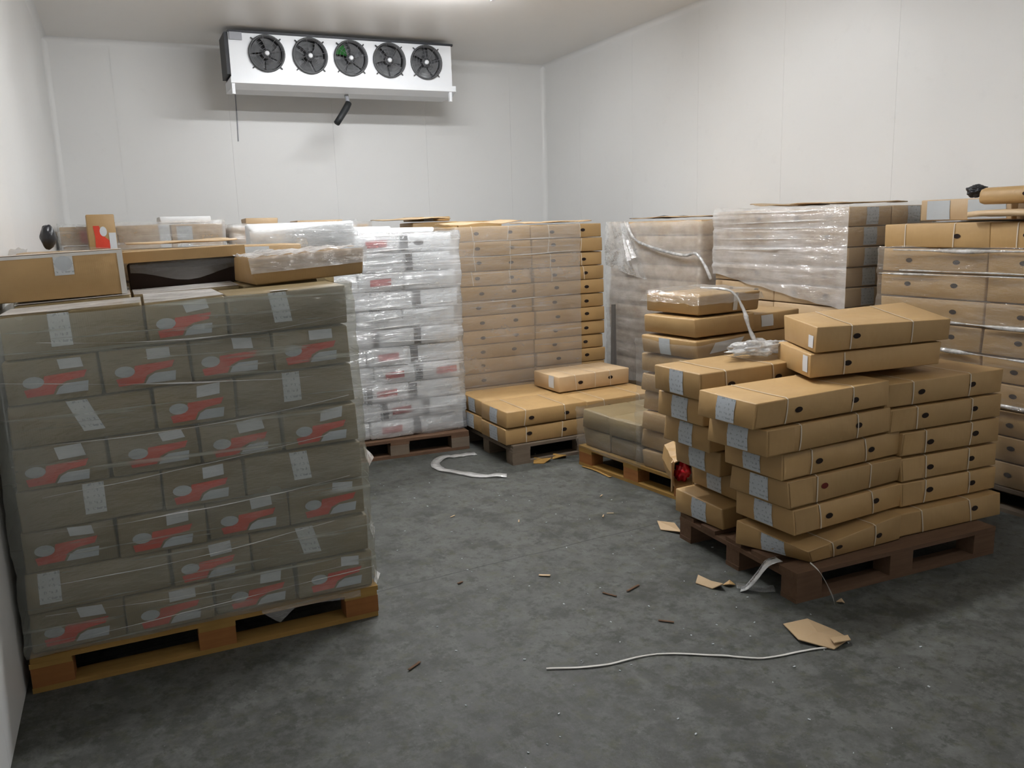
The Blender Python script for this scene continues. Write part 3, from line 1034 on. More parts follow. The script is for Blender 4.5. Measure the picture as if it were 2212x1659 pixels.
# ---------------------------------------------------------------- RIGHT WALL: far stack, glossy stack, near stack
def side_load(tag_name, x0, x1, y0, y1, n, h, rot, mat, group, deco, rear='far', seed=0, film_top=None, strap_top=0):
    """flat cartons with their long sides facing the aisle (-x): two along y, two deep"""
    cx, cy = (x0 + x1) / 2, (y0 + y1) / 2
    pallet(cx, cy, x1 - x0, y1 - y0, rot, f'wooden pallet under the {tag_name}', 'wood_grey', None, 'y')
    M = Matrix.Translation((cx, cy, 0)) @ Matrix.Rotation(rot, 4, 'Z')
    hx, hy = (x1 - x0) / 2, (y1 - y0) / 2
    dep = hx - .004
    for k in range(n):
        z = .146 + h * k
        for i in range(2):                 # i=0 near end, 1 far end
            for j in range(2):             # j=0 aisle side, 1 wall side
                if j == 1 and k < n - (1 if i else 4):
                    hidden(dep * j - hx + .012, dep * (j + 1) - hx - .012, (-hy if i == 0 else 0) + .012, (0 if i == 0 else hy) - .012, z, z + h - .004, M)
                    continue
                r_ = random.Random(seed * 1000 + k * 4 + i * 2 + j)
                p = M @ Vector((-hx + dep * (j + .5) + r_.uniform(-.008, .008) + .004, (-hy if i == 0 else 0) + hy / 2 + r_.uniform(-.006, .006), 0))
                c = Carton(p.x, p.y, z, hy - .008, dep - .004, h - .004, rot - math.pi / 2, f'flat carton, {("near", "far")[i]} {("aisle", "wall")[j]} side, {layer_word(k, n)} of {tag_name}', group, mat, .005, .007, -.002, nseed())
                if j == 0:
                    deco_oval(c, straps=deco['straps'] and k == n - 1, ends='R' if i == 0 else '', flap=False, holes=deco['holes'])
                elif i == 0:
                    deco_oval(c, straps=False, ends='R', flap=False, holes=False)


side_load('far right stack', 4.36, 5.16, 5.63, 7.07, 12, .130, 0, 'kraft_pale', 'flat cartons of the far right stack', dict(straps=False, holes=False), seed=1)
side_load('glossy wrapped right stack', 4.36, 5.16, 4.08, 5.44, 12, .1345, 0, 'kraft_pale', 'flat cartons of the glossy right stack', dict(straps=False, holes=True), seed=2)
side_load('near right stack', 4.41, 5.17, 2.42, 3.83, 10, .1495, R(1.5), 'kraft', 'flat cartons of the near right stack', dict(straps=True, holes=True), seed=3)
film('milky film around the far right stack', 4.76, 6.35, .83, 1.46, .2, 1.69, 0, 'film_milky', .006, 21, .130, .146, 'LF', [(1.1, .006, .01)], pull=.006)
film('glossy film on the right stack, cut on a slant below', 4.76, 4.76, .81, 1.37, 1.0, 1.775, 0, 'film_gloss', .007, 23, .1345, .146, 'L', [(1.60, .008, .012), (1.70, .008, .014), (1.46, .006, .012), (1.33, .006, .012)], zlow=lambda px, py, sd: 1.17 + .14 * py, pull=.008, creases=[('L', 1.745, .0, .01), ('L', 1.665, .02, 0), ('L', 1.62, -.01, 0), ('L', 1.545, .01, 0), ('L', 1.47, .02, 0)], cr_rad=.006)
film('thin film over the near end of the glossy right stack', 4.76, 4.76, .81, 1.37, .9, 1.775, 0, 'film_clear', .006, 24, .1345, .146, 'F', pull=.006)
film('clear film with bright shiny folds around the near right stack', 4.775, 3.125, .75, 1.42, .16, 1.50, R(1.5), 'film_clear', .006, 27, .1495, .146, 'LFK', [(1.475, .010, .014), (1.35, .014, .018), (1.055, .014, .018), (.885, .012, .016), (.60, .010, .014)], pull=.006, creases=[('L', 1.485, .01, .01), ('L', 1.355, .0, 0), ('L', 1.335, .01, 0), ('L', 1.06, .0, 0), ('L', .89, -.03, 0), ('L', .62, .0, 0)], cr_rad=.013, cr_mat='film_bunch')  # pale film_bunch creases stand in for lamp highlights on the folds
flap_sheet('pale cardboard lid folded up on the glossy right stack', 4.72, 5.02, 1.765, .62, .46, 60, .03, seed=2, group='cardboard lids on the right stacks')
flap_sheet('second pale cardboard lid flat on the glossy right stack', 4.70, 4.42, 1.765, .60, .52, 80, .02, seed=6, group='cardboard lids on the right stacks')
flap_sheet('pale cardboard lid resting on the far right stack', 4.70, 6.2, 1.71, 1.1, .6, 88, .012, seed=3, group='cardboard lids on the right stacks')
# upper cartons standing on the near right stack
gu = 'cartons on top of the near right stack'
for i, (x, y, rz, nm) in enumerate(((4.98, 3.58, 91, 'far'), (4.98, 2.92, 89, 'near'))):
    c = Carton(x, y, 1.645, .62, .36, .135, R(-90 + i * 2), f'wrapped grey-looking carton on wall side on near right stack, {nm} one', gu, 'kraft_pale', .006, .006, 0, nseed())
    deco_oval(c, straps=False, ends='R', flap=False, holes=False, mat_label='paper_white')
    c.patch('label', 'F', .55, .95, .05, .95, 'paper_grey', .003)
    c.patch('label', 'F', .08, .35, .05, .95, 'paper_grey', .003)
flap_sheet('long pale cardboard lid overhanging the near right stack', 4.60, 2.83, 1.655, .80, .46, -86, .03, seed=5, group='cardboard lids on the right stacks', th=.03)
c = Carton(4.62, 2.78, 1.735, .95, .30, .10, R(-88), 'tilted tube-like brown carton on top of the near right stack', gu, 'kraft', .010, .012, .004, nseed(), rad=.03)
c.oval('hand_hole', 'F', .30, .55, .020, .013, 'hole_shade')
c.oval('hand_hole', 'F', .70, .55, .020, .013, 'hole_shade')
c.oval('open_end', 'L', .5, .5, .11, .035, 'hole_shade')  # closed end; dark oval painted for the shade inside

def lump(name, label, cat, loc, r, mat, seed, parent=None, amp=.45, freq=2.2):
    import bmesh
    bm = bmesh.new()
    bmesh.ops.create_icosphere(bm, subdivisions=4, radius=1)
    for v in bm.verts:
        p = v.co.copy()
        d = 1 + amp * noise.noise(p * freq + Vector((seed, 0, 0))) + amp * .4 * noise.noise(p * freq * 3 + Vector((0, seed, 0)))
        v.co = Vector((p.x * r[0] * d, p.y * r[1] * d, p.z * r[2] * d))
    zmin = min(v.co.z for v in bm.verts)
    for v in bm.verts:
        v.co.z -= zmin
    me = bpy.data.meshes.new(name)
    bm.to_mesh(me)
    bm.free()
    for p in me.polygons:
        p.use_smooth = True
    o = link(name, me, mat, parent, loc)
    if parent is None:
        tag(o, label, cat)
    return o


lump('plastic_bag', 'small crumpled black plastic bag on wall side of near right stack', 'bag', (4.97, 3.62, 1.782), (.05, .06, .035), 'plastic_black', 3)
flap_sheet('thin black plastic sheet lying on the far right stack', 4.75, 6.78, 1.712, .50, .34, 20, .02, 'plastic_black', 8, None, 'plastic_sheet', .004)['category'] = 'plastic sheet'

# loose torn film on the far right stack
rope('film_rope', 'bunched rope of torn film drooping over the far right stack', [(4.33, 6.70, 1.70), (4.30, 6.52, 1.54), (4.29, 6.13, 1.452), (4.28, 5.75, 1.408), (4.27, 5.57, 1.425), (4.26, 5.44, 1.33), (4.29, 5.40, 1.22)], .013, 'film_bunch', 1)
b = MB()
def sheet(u, v):
    y = 7.05 - (.35 + .35 * v) * u - .02 * math.sin(6 * v)
    z = 1.705 - v * (.42 + .12 * u)
    return (4.318 - .012 * math.sin(u * 9 + 3 * v) - .015 * noise.noise(Vector((u * 6, v * 3, 0))), y, z)
b.grid(sheet, 24, 24)
tag(link('film_sheet', b.mesh('film_sheet', True), 'film_milky'), 'torn milky film sheet hanging from top of far right stack', 'plastic film')
b = MB()
def wedge(u, v):
    y = 6.72 - .10 * v - (.02 + .16 * v) * u
    z = 1.69 - .36 * v + .06 * u * v
    return (4.285 - .018 * math.sin(u * 14) - .01 * v, y, z)
b.grid(wedge, 30, 14)
tag(link('film_fold', b.mesh('film_fold', True), 'film_bunch'), 'bright pleated fold of film hanging on the far right stack', 'plastic film')

# ---------------------------------------------------------------- MIDDLE LOAD (half unpacked, between low load and front right load)
MR = R(7.5)
MM = Matrix.Translation((2.812, 4.99, 0)) @ Matrix.Rotation(MR, 4, 'Z')
mp = lambda x, y: MM @ Vector((x, y, 0))
p = mp(.42, -.56)
pallet(p.x, p.y, .84, 1.12, MR, 'yellowish wooden pallet under the half-unpacked middle load', 'wood_yellow', 'wood_orange', 'y')
gM = 'cartons of the half-unpacked middle load'
for k in range(2):
    for i in range(2):
        for j in range(2):
            if j == 1 and i == 1 and k == 0:
                pass
            p = mp(.03 + .405 * (i + .5) - .01 * k, -.02 - .30 * (j + .5) )
            c = Carton(p.x, p.y, .147 + .133 * k, .40, .295, .129, MR, f'film-covered carton, {("left", "right")[i]} {("rear", "front")[j]}, {("bottom", "upper")[k]} layer, low end of middle load', gM, 'kraft_shaded', .010, .010, .002, nseed())
offs = [(0, 0), (.004, .01), (-.01, 0), (.012, -.01), (-.012, .006), (.0, .012), (-.008, .0), (.004, 0), (.0, .01)]
for k in range(9):
    dx, dy = offs[k]
    p = mp(.02 + .25 + dx, -.655 - .235 + dy)
    c = Carton(p.x, p.y, .147 + .1245 * k, .50, .46, .1205, MR + R(random.Random(k).uniform(-2.5, 2.5)), f'brown carton, {layer_word(k, 9)} of tall left column of middle load', gM, 'kraft', .012, .006, -.004, nseed(), rad=.010)
    if k in (6,):
        c.patch('label', 'F', .25, .75, .28, .85, 'paper_white', .004, .1, .12)
        c.patch('label', 'L', .35, .55, .05, .95, 'paper_grey', .004)
    if k in (8,):
        c.patch('tape', 'F', .55, .62, .1, 1, 'strap_white', .004)
p = mp(.33, -.86)
c.o.location = (p.x, p.y, .147 + .1245 * 8)
for k in range(8):
    p = mp(.54 + .22, -.66 - .22)
    c = Carton(p.x, p.y, .147 + .1225 * k, .42, .42, .1185, MR + R(random.Random(k + 50).uniform(-3, 3)), f'brown carton, {layer_word(k, 8)} of right column of middle load', gM, 'kraft', .012, .010, -.004, nseed())
    if k == 7:
        c.patch('label', 'F', .18, .42, .25, .9, 'paper_white', .004)
p = mp(.44, -.32)
film('clear film over the low end of the middle load', p.x, p.y, .87, .66, .13, .42, MR, 'film_clear', .012, 31, .133, .147, 'LFRK', [(.40, .010, .012), (.27, .006, .01)], pull=.006)
p = mp(.265, -.89)
film('clear film around the tall left column of the middle load', p.x, p.y, .545, .50, .15, .98, MR, 'film_clear', .010, 33, .1245, .147, 'LF', [(.95, .01, .012), (.6, .006, .01)], pull=.008)
b = MB()
p = mp(.33, -.86)
def cap(u, v):
    x, y = (u - .5) * .60, (v - .5) * .54
    e = max(abs(u - .5), abs(v - .5)) * 2
    z = .012 + .014 * noise.noise(Vector((u * 6, v * 6, 2))) - (max(0, e - .82) / .18) ** 1.3 * .07
    k = 1 if e < .86 else .97
    q = Matrix.Rotation(MR, 3, 'Z') @ Vector((x * k, y * k, z))
    return (p.x + q.x, p.y + q.y, 1.268 + q.z)
b.grid(cap, 26, 26)
tag(link('film_drape', b.mesh('film_drape', True), 'film_clear'), 'crinkled film draped over top carton of tall middle column', 'plastic film')
rope('film_rope', 'thin film strand hanging down the front of the tall middle column', [(3.10, 4.00, 1.30), (3.20, 3.85, 1.285), (3.24, 3.78, 1.18), (3.25, 3.73, 1.06), (3.26, 3.66, .97), (3.22, 3.55, 1.0)], lambda t: .006 + .012 * t, 'film_bunch', 4)
lump('film_pile', 'crumpled heap of clear film on rear edge of front right load', 'plastic film', (2.98, 3.34, .985), (.17, .09, .035), 'film_bunch', 6, None, .7, 2.6)

# torn carton with red content at the near foot of the middle load
t0 = empty('torn_carton', (2.765, 3.695, .200), R(-25), 'torn open carton showing a red bag at foot of middle load', 'box')
b = MB()
# crushed tube: profile of a squashed box, open at the near end
prof = [(-.085, .00), (.085, .01), (.10, .10), (.085, .185), (-.02, .20), (-.09, .175), (-.105, .08)]
def tubept(i, v, s=1.0):
    x, z = prof[i % 7]
    return (x * .62 * s * (1 + .25 * v), .24 * v, (z * .85 - .08) * s + .08 + .04 * v + .015 * noise.noise(Vector((i, v * 4, 0))))
for j in range(6):
    for i in range(7):
        b.v.append(tubept(i, j / 5))
for j in range(6):
    for i in range(7):
        b.v.append(tubept(i, j / 5, .93))
for j in range(5):
    for i in range(7):
        a, c2 = j * 7 + i, j * 7 + (i + 1) % 7
        b.f.append((a, c2, c2 + 7, a + 7))
        a, c2 = 42 + j * 7 + i, 42 + j * 7 + (i + 1) % 7
        b.f.append((c2, a, a + 7, c2 + 7))
for i in range(7):
    b.f.append(((i + 1) % 7, i, 42 + i, 42 + (i + 1) % 7))
link('sleeve', b.mesh('sleeve'), 'kraft', t0)
for s in (-1, 1):
    b = MB()
    b.box(-.003, .003, -.05, 0, -.02, .15, Matrix.Translation((s * .062, .005, .01)) @ Matrix.Rotation(s * .35, 4, 'Z'))
    link('end_flap', b.mesh('end_flap'), 'kraft_pale', t0)
o = lump('bag', '', '', (0, .045, .015), (.042, .05, .055), 'bag_red', 9, t0, .35, 2.5)
tag(o, 'glossy red plastic bag')
lump('dark_fill', '', '', (.005, .09, .055), (.050, .05, .05), 'plastic_black', 11, t0, .3, 2.0)  # black lump added as the shade deep in the torn opening

# ---------------------------------------------------------------- loads behind the left load and along the back wall
def back_load(tag_name, x0, x1, y0, n, h, group, ncol=3, dep=.4, mat='kraft', style=None, seed=0, rows2=True):
    pallet((x0 + x1) / 2, y0 + dep, x1 - x0, dep * 2, 0, f'wooden pallet under the {tag_name}', 'wood_grey')
    wd = (x1 - x0) / ncol
    for k in range(n):
        for i in range(ncol):
            r_ = random.Random(seed * 500 + k * 10 + i)
            if k < n - (3 if style else 1):
                hidden(x0 + wd * i + .004, x0 + wd * (i + 1) - .004, y0 + .005, y0 + dep - .005, .146 + h * k, .146 + h * k + h - .004)
                continue
            lab = f'brown carton, {("left", "middle", "right", "far right")[i]}, {layer_word(k, n)} of {tag_name}'
            c = Carton(x0 + wd * (i + .5) + r_.uniform(-.006, .006), y0 + dep / 2 + r_.uniform(-.012, .012), .146 + h * k, wd - .008, dep - .01, h - .004, 0, lab, group, mat, .006, .007, 0, nseed())
            if k >= n - 2 and style:
                style(c, i, k)


def st0(c, i, k):
    if i == 2:
        c.patch('label', 'F', .3, .62, .05, .95, 'paper_white', .003)


back_load('tan load behind the left wrapped load', -.48, .92, 4.72, 9, .1665, 'cartons of the load behind the left load', 3, .45, 'kraft', st0, 1)
film('clear film over the tan load behind the left load', .22, 5.165, 1.42, .92, 1.1, 1.655, 0, 'film_clear', .006, 41, .1665, .146, 'LFR', [(1.63, .008, .012)], pull=.004)
c = Carton(1.04, 5.42, 1.595, .62, .42, .165, R(-3), 'grey-white wrapped carton perched behind the crumpled carton', None, 'carton_white', .008, .012, .004, nseed(), {(0, 0, 1): (.0, 0, -.05)}, rad=.016)
c.o.location.z = 1.60
pallet(1.06, 5.42, .26, .6, 0, 'narrow wooden pallet under the single column behind left load', 'wood_grey')
for k in range(9):
    hidden(.95, 1.19, 5.21, 5.63, .146 + .1614 * k, .146 + .1614 * k + .1575)
b = MB()
def wrapsheet(u, v):
    pth = c.face('F', -.03 + 1.06 * u, -.1 + 1.14 * v, .010)
    pth.y -= .008 * noise.noise(Vector((u * 5, v * 9, 3)))
    return pth
b.grid(wrapsheet, 22, 10)
link('film_cover', b.mesh('film_cover', True), 'film_white', c.o)
lump('plastic_bundle', 'dark plastic bundle standing by left wall behind left load', 'bundle', (-.335, 4.92, 1.648), (.036, .04, .062), 'plastic_black', 5, None, .15, 1.6)
flap_sheet('pale cardboard lid on the tan load behind the left load', .30, 5.0, 1.65, .55, .40, 2, .012, 'kraft_pale', 2, 'torn lids lying on the far stacks')


def st1(c, i, k):
    if i == 1:
        c.patch('label', 'F', .78, .99, .05, .98, 'paper_white', .003)
    if i == 0:
        c.patch('red_print', 'F', .35, .6, .1, .8, 'print_pink', .003)
    if i == 2:
        c.patch('label', 'F', .1, .4, .1, .9, 'paper_grey', .003)


back_load('back wall load at the left corner', -.47, .88, 8.25, 10, .1665, 'cartons of the left corner load', 3, .45, 'kraft', st1, 2)
back_load('back wall load under the cooler', .95, 2.28, 8.25, 10, .162, 'cartons of the load under the cooler', 3, .45, 'kraft', st1, 3)
film('hazy film over the back wall load at the left corner', .205, 8.70, 1.36, .93, 1.2, 1.83, 0, 'film_far', .008, 51, .1665, .146, 'LFR', [(1.80, .01, .014)], pull=.004)
film('hazy film over the back wall load under the cooler', 1.615, 8.70, 1.35, .93, 1.2, 1.79, 0, 'film_far', .008, 53, .162, .146, 'LFR', [(1.74, .01, .014)], pull=.004)
c = Carton(-.145, 8.12, 1.60, .215, .22, .30, R(3), 'upright carton with red print and white label, left by back wall', None, 'kraft', .004, .005, 0, nseed())
c.poly('red_print', 'F', [(.22, .05), (.75, .03), (.80, .22), (.5, .42), (.42, .68), (.2, .68), (.24, .35)], 'print_red', .003)
c.oval('round_print', 'F', .55, .52, .028, .042, 'paper_white', .004)
c.patch('white_panel', 'F', .74, .99, .02, .48, 'paper_white', .004)
pallet(-.12, 8.02, .5, .40, 0, 'small wooden pallet in front of the left corner load', 'wood_grey')
for k in range(9):
    hidden(-.29, .01, 7.86, 8.20, .146 + .1615 * k, .146 + .1615 * k + .1575)
for i, (x, z, ln, hh) in enumerate(((.56, 1.815, .44, .0), (1.25, 1.77, .3, 0), (1.80, 1.77, .45, 0))):
    c = Carton(x, 8.5, z, ln, .36, (.06, .075, .04)[i], R((2, -2, 1)[i]), ('flat grey film-covered tray on left corner load', 'small carton on load under the cooler', 'long flat carton on load under the cooler')[i], 'trays on the back wall loads', ('carton_white', 'kraft_pale', 'kraft_pale')[i], .005, .005, 0, nseed())
back_load('load between the white and tan stacks', 2.52, 3.45, 7.6, 12, .1345, 'cartons of the load between white and tan stacks', 2, .42, 'kraft', None, 4)
flap_sheet('torn pale cardboard lid seen between white and tan stacks', 2.55, 7.75, 1.765, .66, .42, 4, .03, 'kraft_pale', 3)
c = Carton(2.80, 8.0, 1.765, .40, .26, .045, R(3), 'flat brown carton with white stamp on load between white and tan stacks', None, 'kraft', .004, .004, 0, nseed())
c.patch('label', 'F', .3, .55, .1, .95, 'paper_white', .003)

# ---------------------------------------------------------------- evaporator cooler
cx0, cx1, cyf, cyb, cz0, cz1 = 1.175, 3.53, 9.0, 9.42, 3.235, 3.665
cool = empty('evaporator_cooler', ((cx0 + cx1) / 2, (cyf + cyb) / 2, cz0), 0, 'white five-fan evaporator cooler hung high on the back wall', 'cooler')
hx, hy, hz = (cx1 - cx0) / 2, (cyb - cyf) / 2, cz1 - cz0
FX = [1.537 - 2.3525, 1.972 - 2.3525, 2.397 - 2.3525, 2.815 - 2.3525, 3.233 - 2.3525]
FZ = hz * .56
FR = .168
# front plate with five round openings
b = MB()
edges = [-hx] + [(FX[i] + FX[i + 1]) / 2 for i in range(4)] + [hx]
nseg = 32
for i, fx in enumerate(FX):
    l, r_ = edges[i], edges[i + 1]
    k0 = len(b.v)
    for q in range(nseg):
        t = 2 * math.pi * q / nseg
        dx, dz_ = math.cos(t), math.sin(t)
        b.v.append((fx + FR * dx, -hy, FZ + FR * dz_))
        # outer point on the cell rectangle
        s1 = ((r_ - fx) / dx) if dx > 1e-6 else ((l - fx) / dx if dx < -1e-6 else 1e9)
        s2 = ((hz - FZ) / dz_) if dz_ > 1e-6 else ((0 - FZ) / dz_ if dz_ < -1e-6 else 1e9)
        s_ = min(s1, s2)
        b.v.append((fx + s_ * dx, -hy, FZ + s_ * dz_))
    for q in range(nseg):
        a, c2 = k0 + 2 * q, k0 + 2 * ((q + 1) % nseg)
        b.f.append((a, c2, c2 + 1, a + 1))
    # cell corners left open by the radial fan
    for (xx, zz) in ((l, 0), (r_, 0), (r_, hz), (l, hz)):
        ang = math.atan2(zz - FZ, xx - fx) % (2 * math.pi)
        q = int(ang / (2 * math.pi / nseg)) % nseg
        k = len(b.v)
        b.v.append((xx, -hy, zz))
        b.f.append((k0 + 2 * q + 1, k0 + 2 * ((q + 1) % nseg) + 1, k))
link('front_plate', b.mesh('front_plate'), 'metal_white', cool)
b = MB()
b.quad((-hx, -hy, hz), (hx, -hy, hz), (hx, hy, hz), (-hx, hy, hz))
b.quad((-hx, hy, 0), (hx, hy, 0), (hx, hy, hz), (-hx, hy, hz))
b.quad((-hx, -hy, 0), (-hx, hy, 0), (hx, hy, 0), (hx, -hy, 0))
b.box(hx - .004, hx, -hy + .001, hy, 0, hz)
link('casing', b.mesh('casing'), 'metal_grey', cool)
link('top_flange', MB().box(-hx, hx + .02, -hy - .012, -hy + .03, hz - .004, hz + .018).mesh('top_flange'), 'metal_dark', cool)
link('side_cover', MB().box(-hx - .035, -hx - .001, -hy + .01, hy, .03, hz).mesh('side_cover'), 'metal_dark', cool)
link('junction_box', MB().box(-hx + .01, -hx + .13, -hy - .03, -hy - .001, hz - .075, hz - .005).mesh('junction_box'), 'metal_grey', cool)
b = MB()
tr = [(-hy - .03, .002), (-hy - .03, -.055), (-hy + .10, -.10), (hy, -.10), (hy, .002)]
for x in (-hx - .01, hx + .03):
    b.v += [(x, y, z) for y, z in tr]
for k in range(4):
    b.f.append((k, k + 1, 5 + k + 1, 5 + k))
b.f += [(4, 3, 2, 1, 0), (5, 6, 7, 8, 9)]
link('drip_tray', b.mesh('drip_tray'), 'metal_white', cool)
for sx in (-hx + .01, hx - .03):
    link('tray_bracket', MB().box(sx - .015, sx + .015, -hy - .02, -hy + .02, -.16, -.05).mesh('tray_bracket'), 'metal_white', cool)
    link('hanger', MB().tube([(sx + .03, 0, hz), (sx + .03, 0, ZC - cz0)], .008, 6).mesh('hanger'), 'metal_grey', cool)
for i, fx in enumerate(FX):
    fan = MB()
    mt = Matrix.Translation((fx, -hy, FZ)) @ Matrix.Rotation(math.pi / 2, 4, 'X')
    fan.lathe([(FR + .012, .002), (FR + .012, .030), (FR - .004, .034), (FR - .008, -.09), (FR, -.09), (FR + .001, .0)], 36, True, mt)
    fo = link('fan', fan.mesh('fan', True), 'fan_dark', cool)
    link('fan_back', MB().lathe([(FR - .004, -.095), (.001, -.095)], 24, False, mt).mesh('fan_back'), 'fan_dark', fo)
    link('hub', MB().lathe([(.001, .02), (.035, .018), (.045, .0), (.048, -.06), (.03, -.07)], 18, False, mt).mesh('hub', True), 'fan_dark', fo)
    link('hub_cap', MB().lathe([(.001, .047), (.016, .045), (.023, .038), (.024, .022)], 14, False, mt).mesh('hub_cap', True), 'metal_white', fo)
    for q in range(5):
        b = MB()
        a0 = 2 * math.pi * q / 5 + i * .5
        def bl(u, v):
            r_ = .045 + (FR - .058) * u
            an = a0 + (v - .5) * (.75 + .25 * u) + .15 * u
            return mt @ Vector((r_ * math.cos(an), r_ * math.sin(an), -.045 + (v - .5) * .05))
        b.grid(bl, 5, 5)
        link('blade', b.mesh('blade', True), 'fan_green' if (i == 2 and q == 1) or (i == 1 and q == 2 and False) else 'fan_blade', fo)
    b = MB()
    for rr in (.05, .085, .12, .152):
        b.tube([mt @ Vector((rr * math.cos(2 * math.pi * q / 28), rr * math.sin(2 * math.pi * q / 28), .036)) for q in range(29)], .0022, 4, False)
    for q in range(8):
        an = 2 * math.pi * q / 8 + .2
        b.tube([mt @ Vector((.03 * math.cos(an), .03 * math.sin(an), .040)), mt @ Vector(((FR + .004) * math.cos(an), (FR + .004) * math.sin(an), .034))], .0022, 4, False)
    link('guard', b.mesh('guard'), 'wire', fo)
    for q in range(4):
        an = math.pi / 4 + math.pi / 2 * q
        p0 = mt @ Vector(((FR + .006) * math.cos(an), (FR + .006) * math.sin(an), .02))
        p1 = mt @ Vector(((FR + .038) * math.cos(an), (FR + .038) * math.sin(an), .008))
        link('mount_clip', MB().tube([p0, p1], .007, 5).mesh('mount_clip'), 'fan_dark', fo)
link('drain_pipe', MB().tube([(.02, -.02, -.09), (.03, -.03, -.16), (.02, -.06, -.20)], .022, 10).mesh('drain_pipe', True), 'metal_grey', cool)
link('drain_hose', MB().tube([(.035, -.05, -.185), (.0, -.07, -.24), (-.06, -.10, -.32), (-.13, -.13, -.41)], [.034, .036, .034, .033], 12).mesh('drain_hose', True), 'rubber_black', cool)
o = link('wall_cable', MB().tube([(1.33, YB - .006, 3.25), (1.325, YB - .006, 2.95), (1.318, YB - .006, 2.72)], .006, 6).mesh('wall_cable'), 'metal_grey')
tag(o, 'thin grey cable running down the back wall below the cooler', 'cable')


# ---------------------------------------------------------------- litter on the floor
def strip(name, label, cat, pts, wd, mat, z=.004, flat=True, seed=0, thick=.0015, group=None, wob=.004, sub=8):
    P = [Vector(p) if len(p) == 3 else Vector((p[0], p[1], z)) for p in pts]
    out = []
    for k in range(len(P) - 1):
        p0, p1, p2, p3 = P[max(k - 1, 0)], P[k], P[k + 1], P[min(k + 2, len(P) - 1)]
        for q in range(sub):
            t = q / sub
            out.append(.5 * ((2 * p1) + (p2 - p0) * t + (2 * p0 - 5 * p1 + 4 * p2 - p3) * t * t + (3 * p1 - p0 - 3 * p2 + p3) * t ** 3))
    out.append(P[-1])
    b = MB()
    for k, p in enumerate(out):
        d = (out[min(k + 1, len(out) - 1)] - out[max(k - 1, 0)])
        sd = Vector((-d.y, d.x, 0))
        sd = sd.normalized() if sd.length > 1e-6 else Vector((1, 0, 0))
        wv = wd * (1 + .35 * noise.noise(p * 6 + Vector((seed, 0, 0))))
        h = abs(wob * noise.noise(p * 9 + Vector((seed, 3, 0))))
        for e, zz in ((-1, 0), (1, 0), (1, thick), (-1, thick)):
            q = p + sd * e * wv / 2
            b.v.append((q.x, q.y, max(.001, q.z + h) + zz))
    n = len(out)
    for k in range(n - 1):
        for j in range(4):
            a, c2 = 4 * k + j, 4 * k + (j + 1) % 4
            b.f.append((a, c2, c2 + 4, a + 4))
    b.f.append((3, 2, 1, 0))
    b.f.append(tuple(4 * (n - 1) + j for j in range(4)))
    o = link(name, b.mesh(name, True), mat)
    return tag(o, label, cat, group)


def scrap(label, pts, z, mat, fold=.01, th=.004, group='cardboard scraps on the floor', seed=0):
    P = [Vector((x, y, 0)) for x, y in pts]
    c = sum(P, Vector()) / len(P)
    b = MB()
    n = len(P)
    for zz in (0, th):
        for i, p in enumerate(P):
            b.v.append((p.x, p.y, z + zz + fold * (i % 2) + .004 * noise.noise(p * 9)))
        b.v.append((c.x, c.y, z + zz + fold * .8))
    for i in range(n):
        j = (i + 1) % n
        b.f.append((i, n, j))
        b.f.append((n + 1 + i, n + 1 + j, 2 * n + 1))
        b.f.append((i, j, n + 1 + j, n + 1 + i))
    o = link('cardboard_scrap', b.mesh('cardboard_scrap'), mat)
    return tag(o, label, 'cardboard', group)


scrap('large folded piece of brown cardboard on the floor in front', [(2.37, 2.47), (2.475, 2.44), (2.52, 2.33), (2.50, 2.235), (2.395, 2.215), (2.315, 2.325)], .002, 'kraft_pale', .012)
scrap('small folded top flap lying on the large cardboard piece', [(2.43, 2.27), (2.50, 2.245), (2.49, 2.22), (2.40, 2.22)], .018, 'kraft_pale', .008)
scrap('triangular pale cardboard scrap beside the dark brown pallet', [(2.56, 3.63), (2.60, 3.72), (2.69, 3.68), (2.62, 3.52)], .002, 'kraft_pale', .014)
scrap('rolled tan cardboard scrap before the dark brown pallet', [(2.30, 2.975), (2.325, 2.99), (2.39, 2.90), (2.365, 2.855), (2.33, 2.89)], .002, 'kraft_pale', .03)
scrap('little tan cardboard chip before the dark brown pallet', [(2.40, 2.90), (2.44, 2.90), (2.45, 2.87), (2.41, 2.865)], .002, 'kraft', .015)
scrap('tiny tan chip at corner of the dark brown pallet', [(2.725, 2.52), (2.755, 2.52), (2.75, 2.495), (2.73, 2.49)], .002, 'kraft_pale', .01)
scrap('yellow cardboard scraps by the grey low pallet', [(2.53, 5.16), (2.58, 5.25), (2.66, 5.24), (2.68, 5.16), (2.60, 5.13)], .002, 'wood_yellow', .02)
scrap('yellow-black torn scrap by the grey low pallet', [(2.70, 5.19), (2.74, 5.25), (2.83, 5.22), (2.80, 5.16)], .002, 'wood_yellow', .025)
strip('plastic_strap', 'long thin clear strap lying across the front floor', 'strap', [(1.32, 2.626), (1.52, 2.545), (1.76, 2.516), (1.975, 2.385), (2.105, 2.295), (2.29, 2.262), (2.38, 2.24)], .010, 'strap_white', .004)
strip('film_strip', 'curled strip of clear film on the floor by the white stack', 'plastic film', [(2.27, 5.62), (2.12, 5.63), (1.99, 5.62), (1.90, 5.50), (1.90, 5.34), (2.0, 5.18), (2.10, 5.06), (2.24, 4.99)], .07, 'film_milky', .006, wob=.02)
strip('film_strip', 'strip of white film hanging off side of the dark brown pallet', 'plastic film', [(2.60, 2.75, .146), (2.54, 2.76, .135), (2.495, 2.78, .07), (2.46, 2.80, .02), (2.44, 2.82, .003)], .055, 'film_bunch', wob=0)
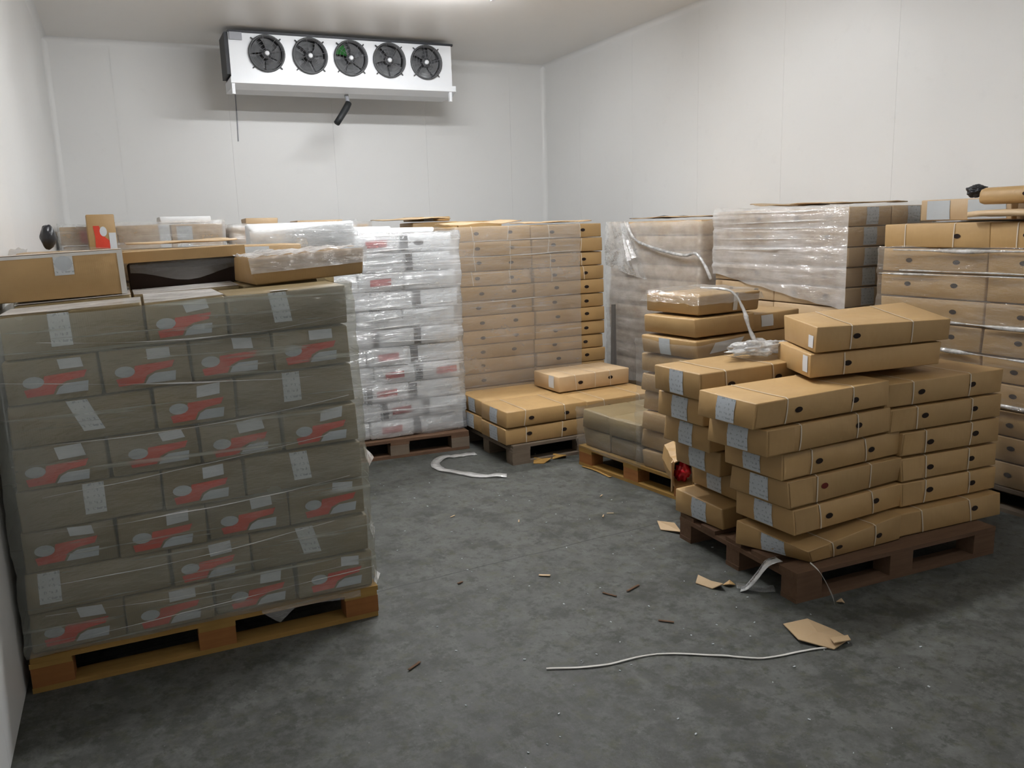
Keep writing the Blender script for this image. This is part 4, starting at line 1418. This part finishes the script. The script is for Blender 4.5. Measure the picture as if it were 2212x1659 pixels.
strip('plastic_strap', 'white strap dangling from front of the dark brown pallet', 'strap', [(2.60, 2.56, .20), (2.625, 2.53, .165), (2.66, 2.515, .10), (2.69, 2.51, .04), (2.70, 2.505, .002)], .012, 'strap_white', wob=0)
strip('film_scrap', 'flat clear film scrap on the floor under hanging film strip', 'plastic film', [(2.43, 2.84), (2.50, 2.79), (2.57, 2.74)], .06, 'film_clear', .004, wob=.02)
strip('wood_splinter', 'long yellow wood splinter beside the middle pallet', 'splinter', [(2.80, 4.92), (2.83, 4.78), (2.835, 4.60)], .022, 'wood_yellow', .004)
for i, (pts, nm) in enumerate((([(1.862, 3.10), (1.897, 3.035)], 'dark stick nearest the slab joint on the floor'), ([(1.968, 3.055), (2.02, 3.075), (2.055, 3.087)], 'thin dark forked twig on the floor'), ([(1.93, 2.75), (1.978, 2.703)], 'short dark stick above the long clear strap'), ([(.84, 2.87), (.90, 2.91)], 'thin dark stick beside the orange pallet'), ([(1.30, 3.52), (1.33, 3.53)], 'small dark chip near the left pallet corner'))):
    strip('stick', nm, 'stick', pts, .012, 'wood_brown', .004, group='dark sticks on the floor', sub=4)
strip('stick', 'short pale wood stick in middle of the floor', 'stick', [(1.69, 3.42), (1.735, 3.385)], .014, 'kraft_pale', .004, group='pale sticks on the floor', sub=4)
for i, (x, y, a) in enumerate(((1.62, 4.42, .5), (1.93, 4.15, 1.1), (2.40, 3.98, .9), (2.46, 4.0, -.5), (2.58, 4.30, .7))):
    strip('stick', ('pale splinter left of the aisle centre', 'pale splinter in the aisle centre', 'left half of pale splinter pair before middle pallet', 'right half of pale splinter pair before middle pallet', 'pale splinter nearest the yellowish pallet')[i], 'stick', [(x - .02 * math.cos(a), y - .02 * math.sin(a)), (x + .02 * math.cos(a), y + .02 * math.sin(a))], .008, 'kraft_pale', .003, group='pale sticks on the floor', sub=3)
o = link('hidden_cartons', HID.mesh('hidden_cartons'), 'kraft_shaded')
tag(o, 'plain brown cartons stacked out of view behind the front rows', 'boxes', None, 'stuff')
# uncountable flecks
b = MB()
rn = random.Random(5)
for k in range(130):
    if k < 95:
        x, y = rn.uniform(.9, 2.7), rn.uniform(2.0, 5.4)
    else:
        x, y = rn.uniform(.0, 4.2), rn.uniform(1.6, 2.7)
    s_ = rn.uniform(.002, .0055)
    b.box(-s_, s_, -s_ * .5, s_ * .5, .0015, .004, Matrix.Translation((x, y, 0)) @ Matrix.Rotation(rn.uniform(0, 3), 4, 'Z'))
o = link('floor_flecks', b.mesh('floor_flecks'), 'paper_grey')
tag(o, 'tiny pale paper flecks scattered over the grey floor', 'flecks', None, 'stuff')
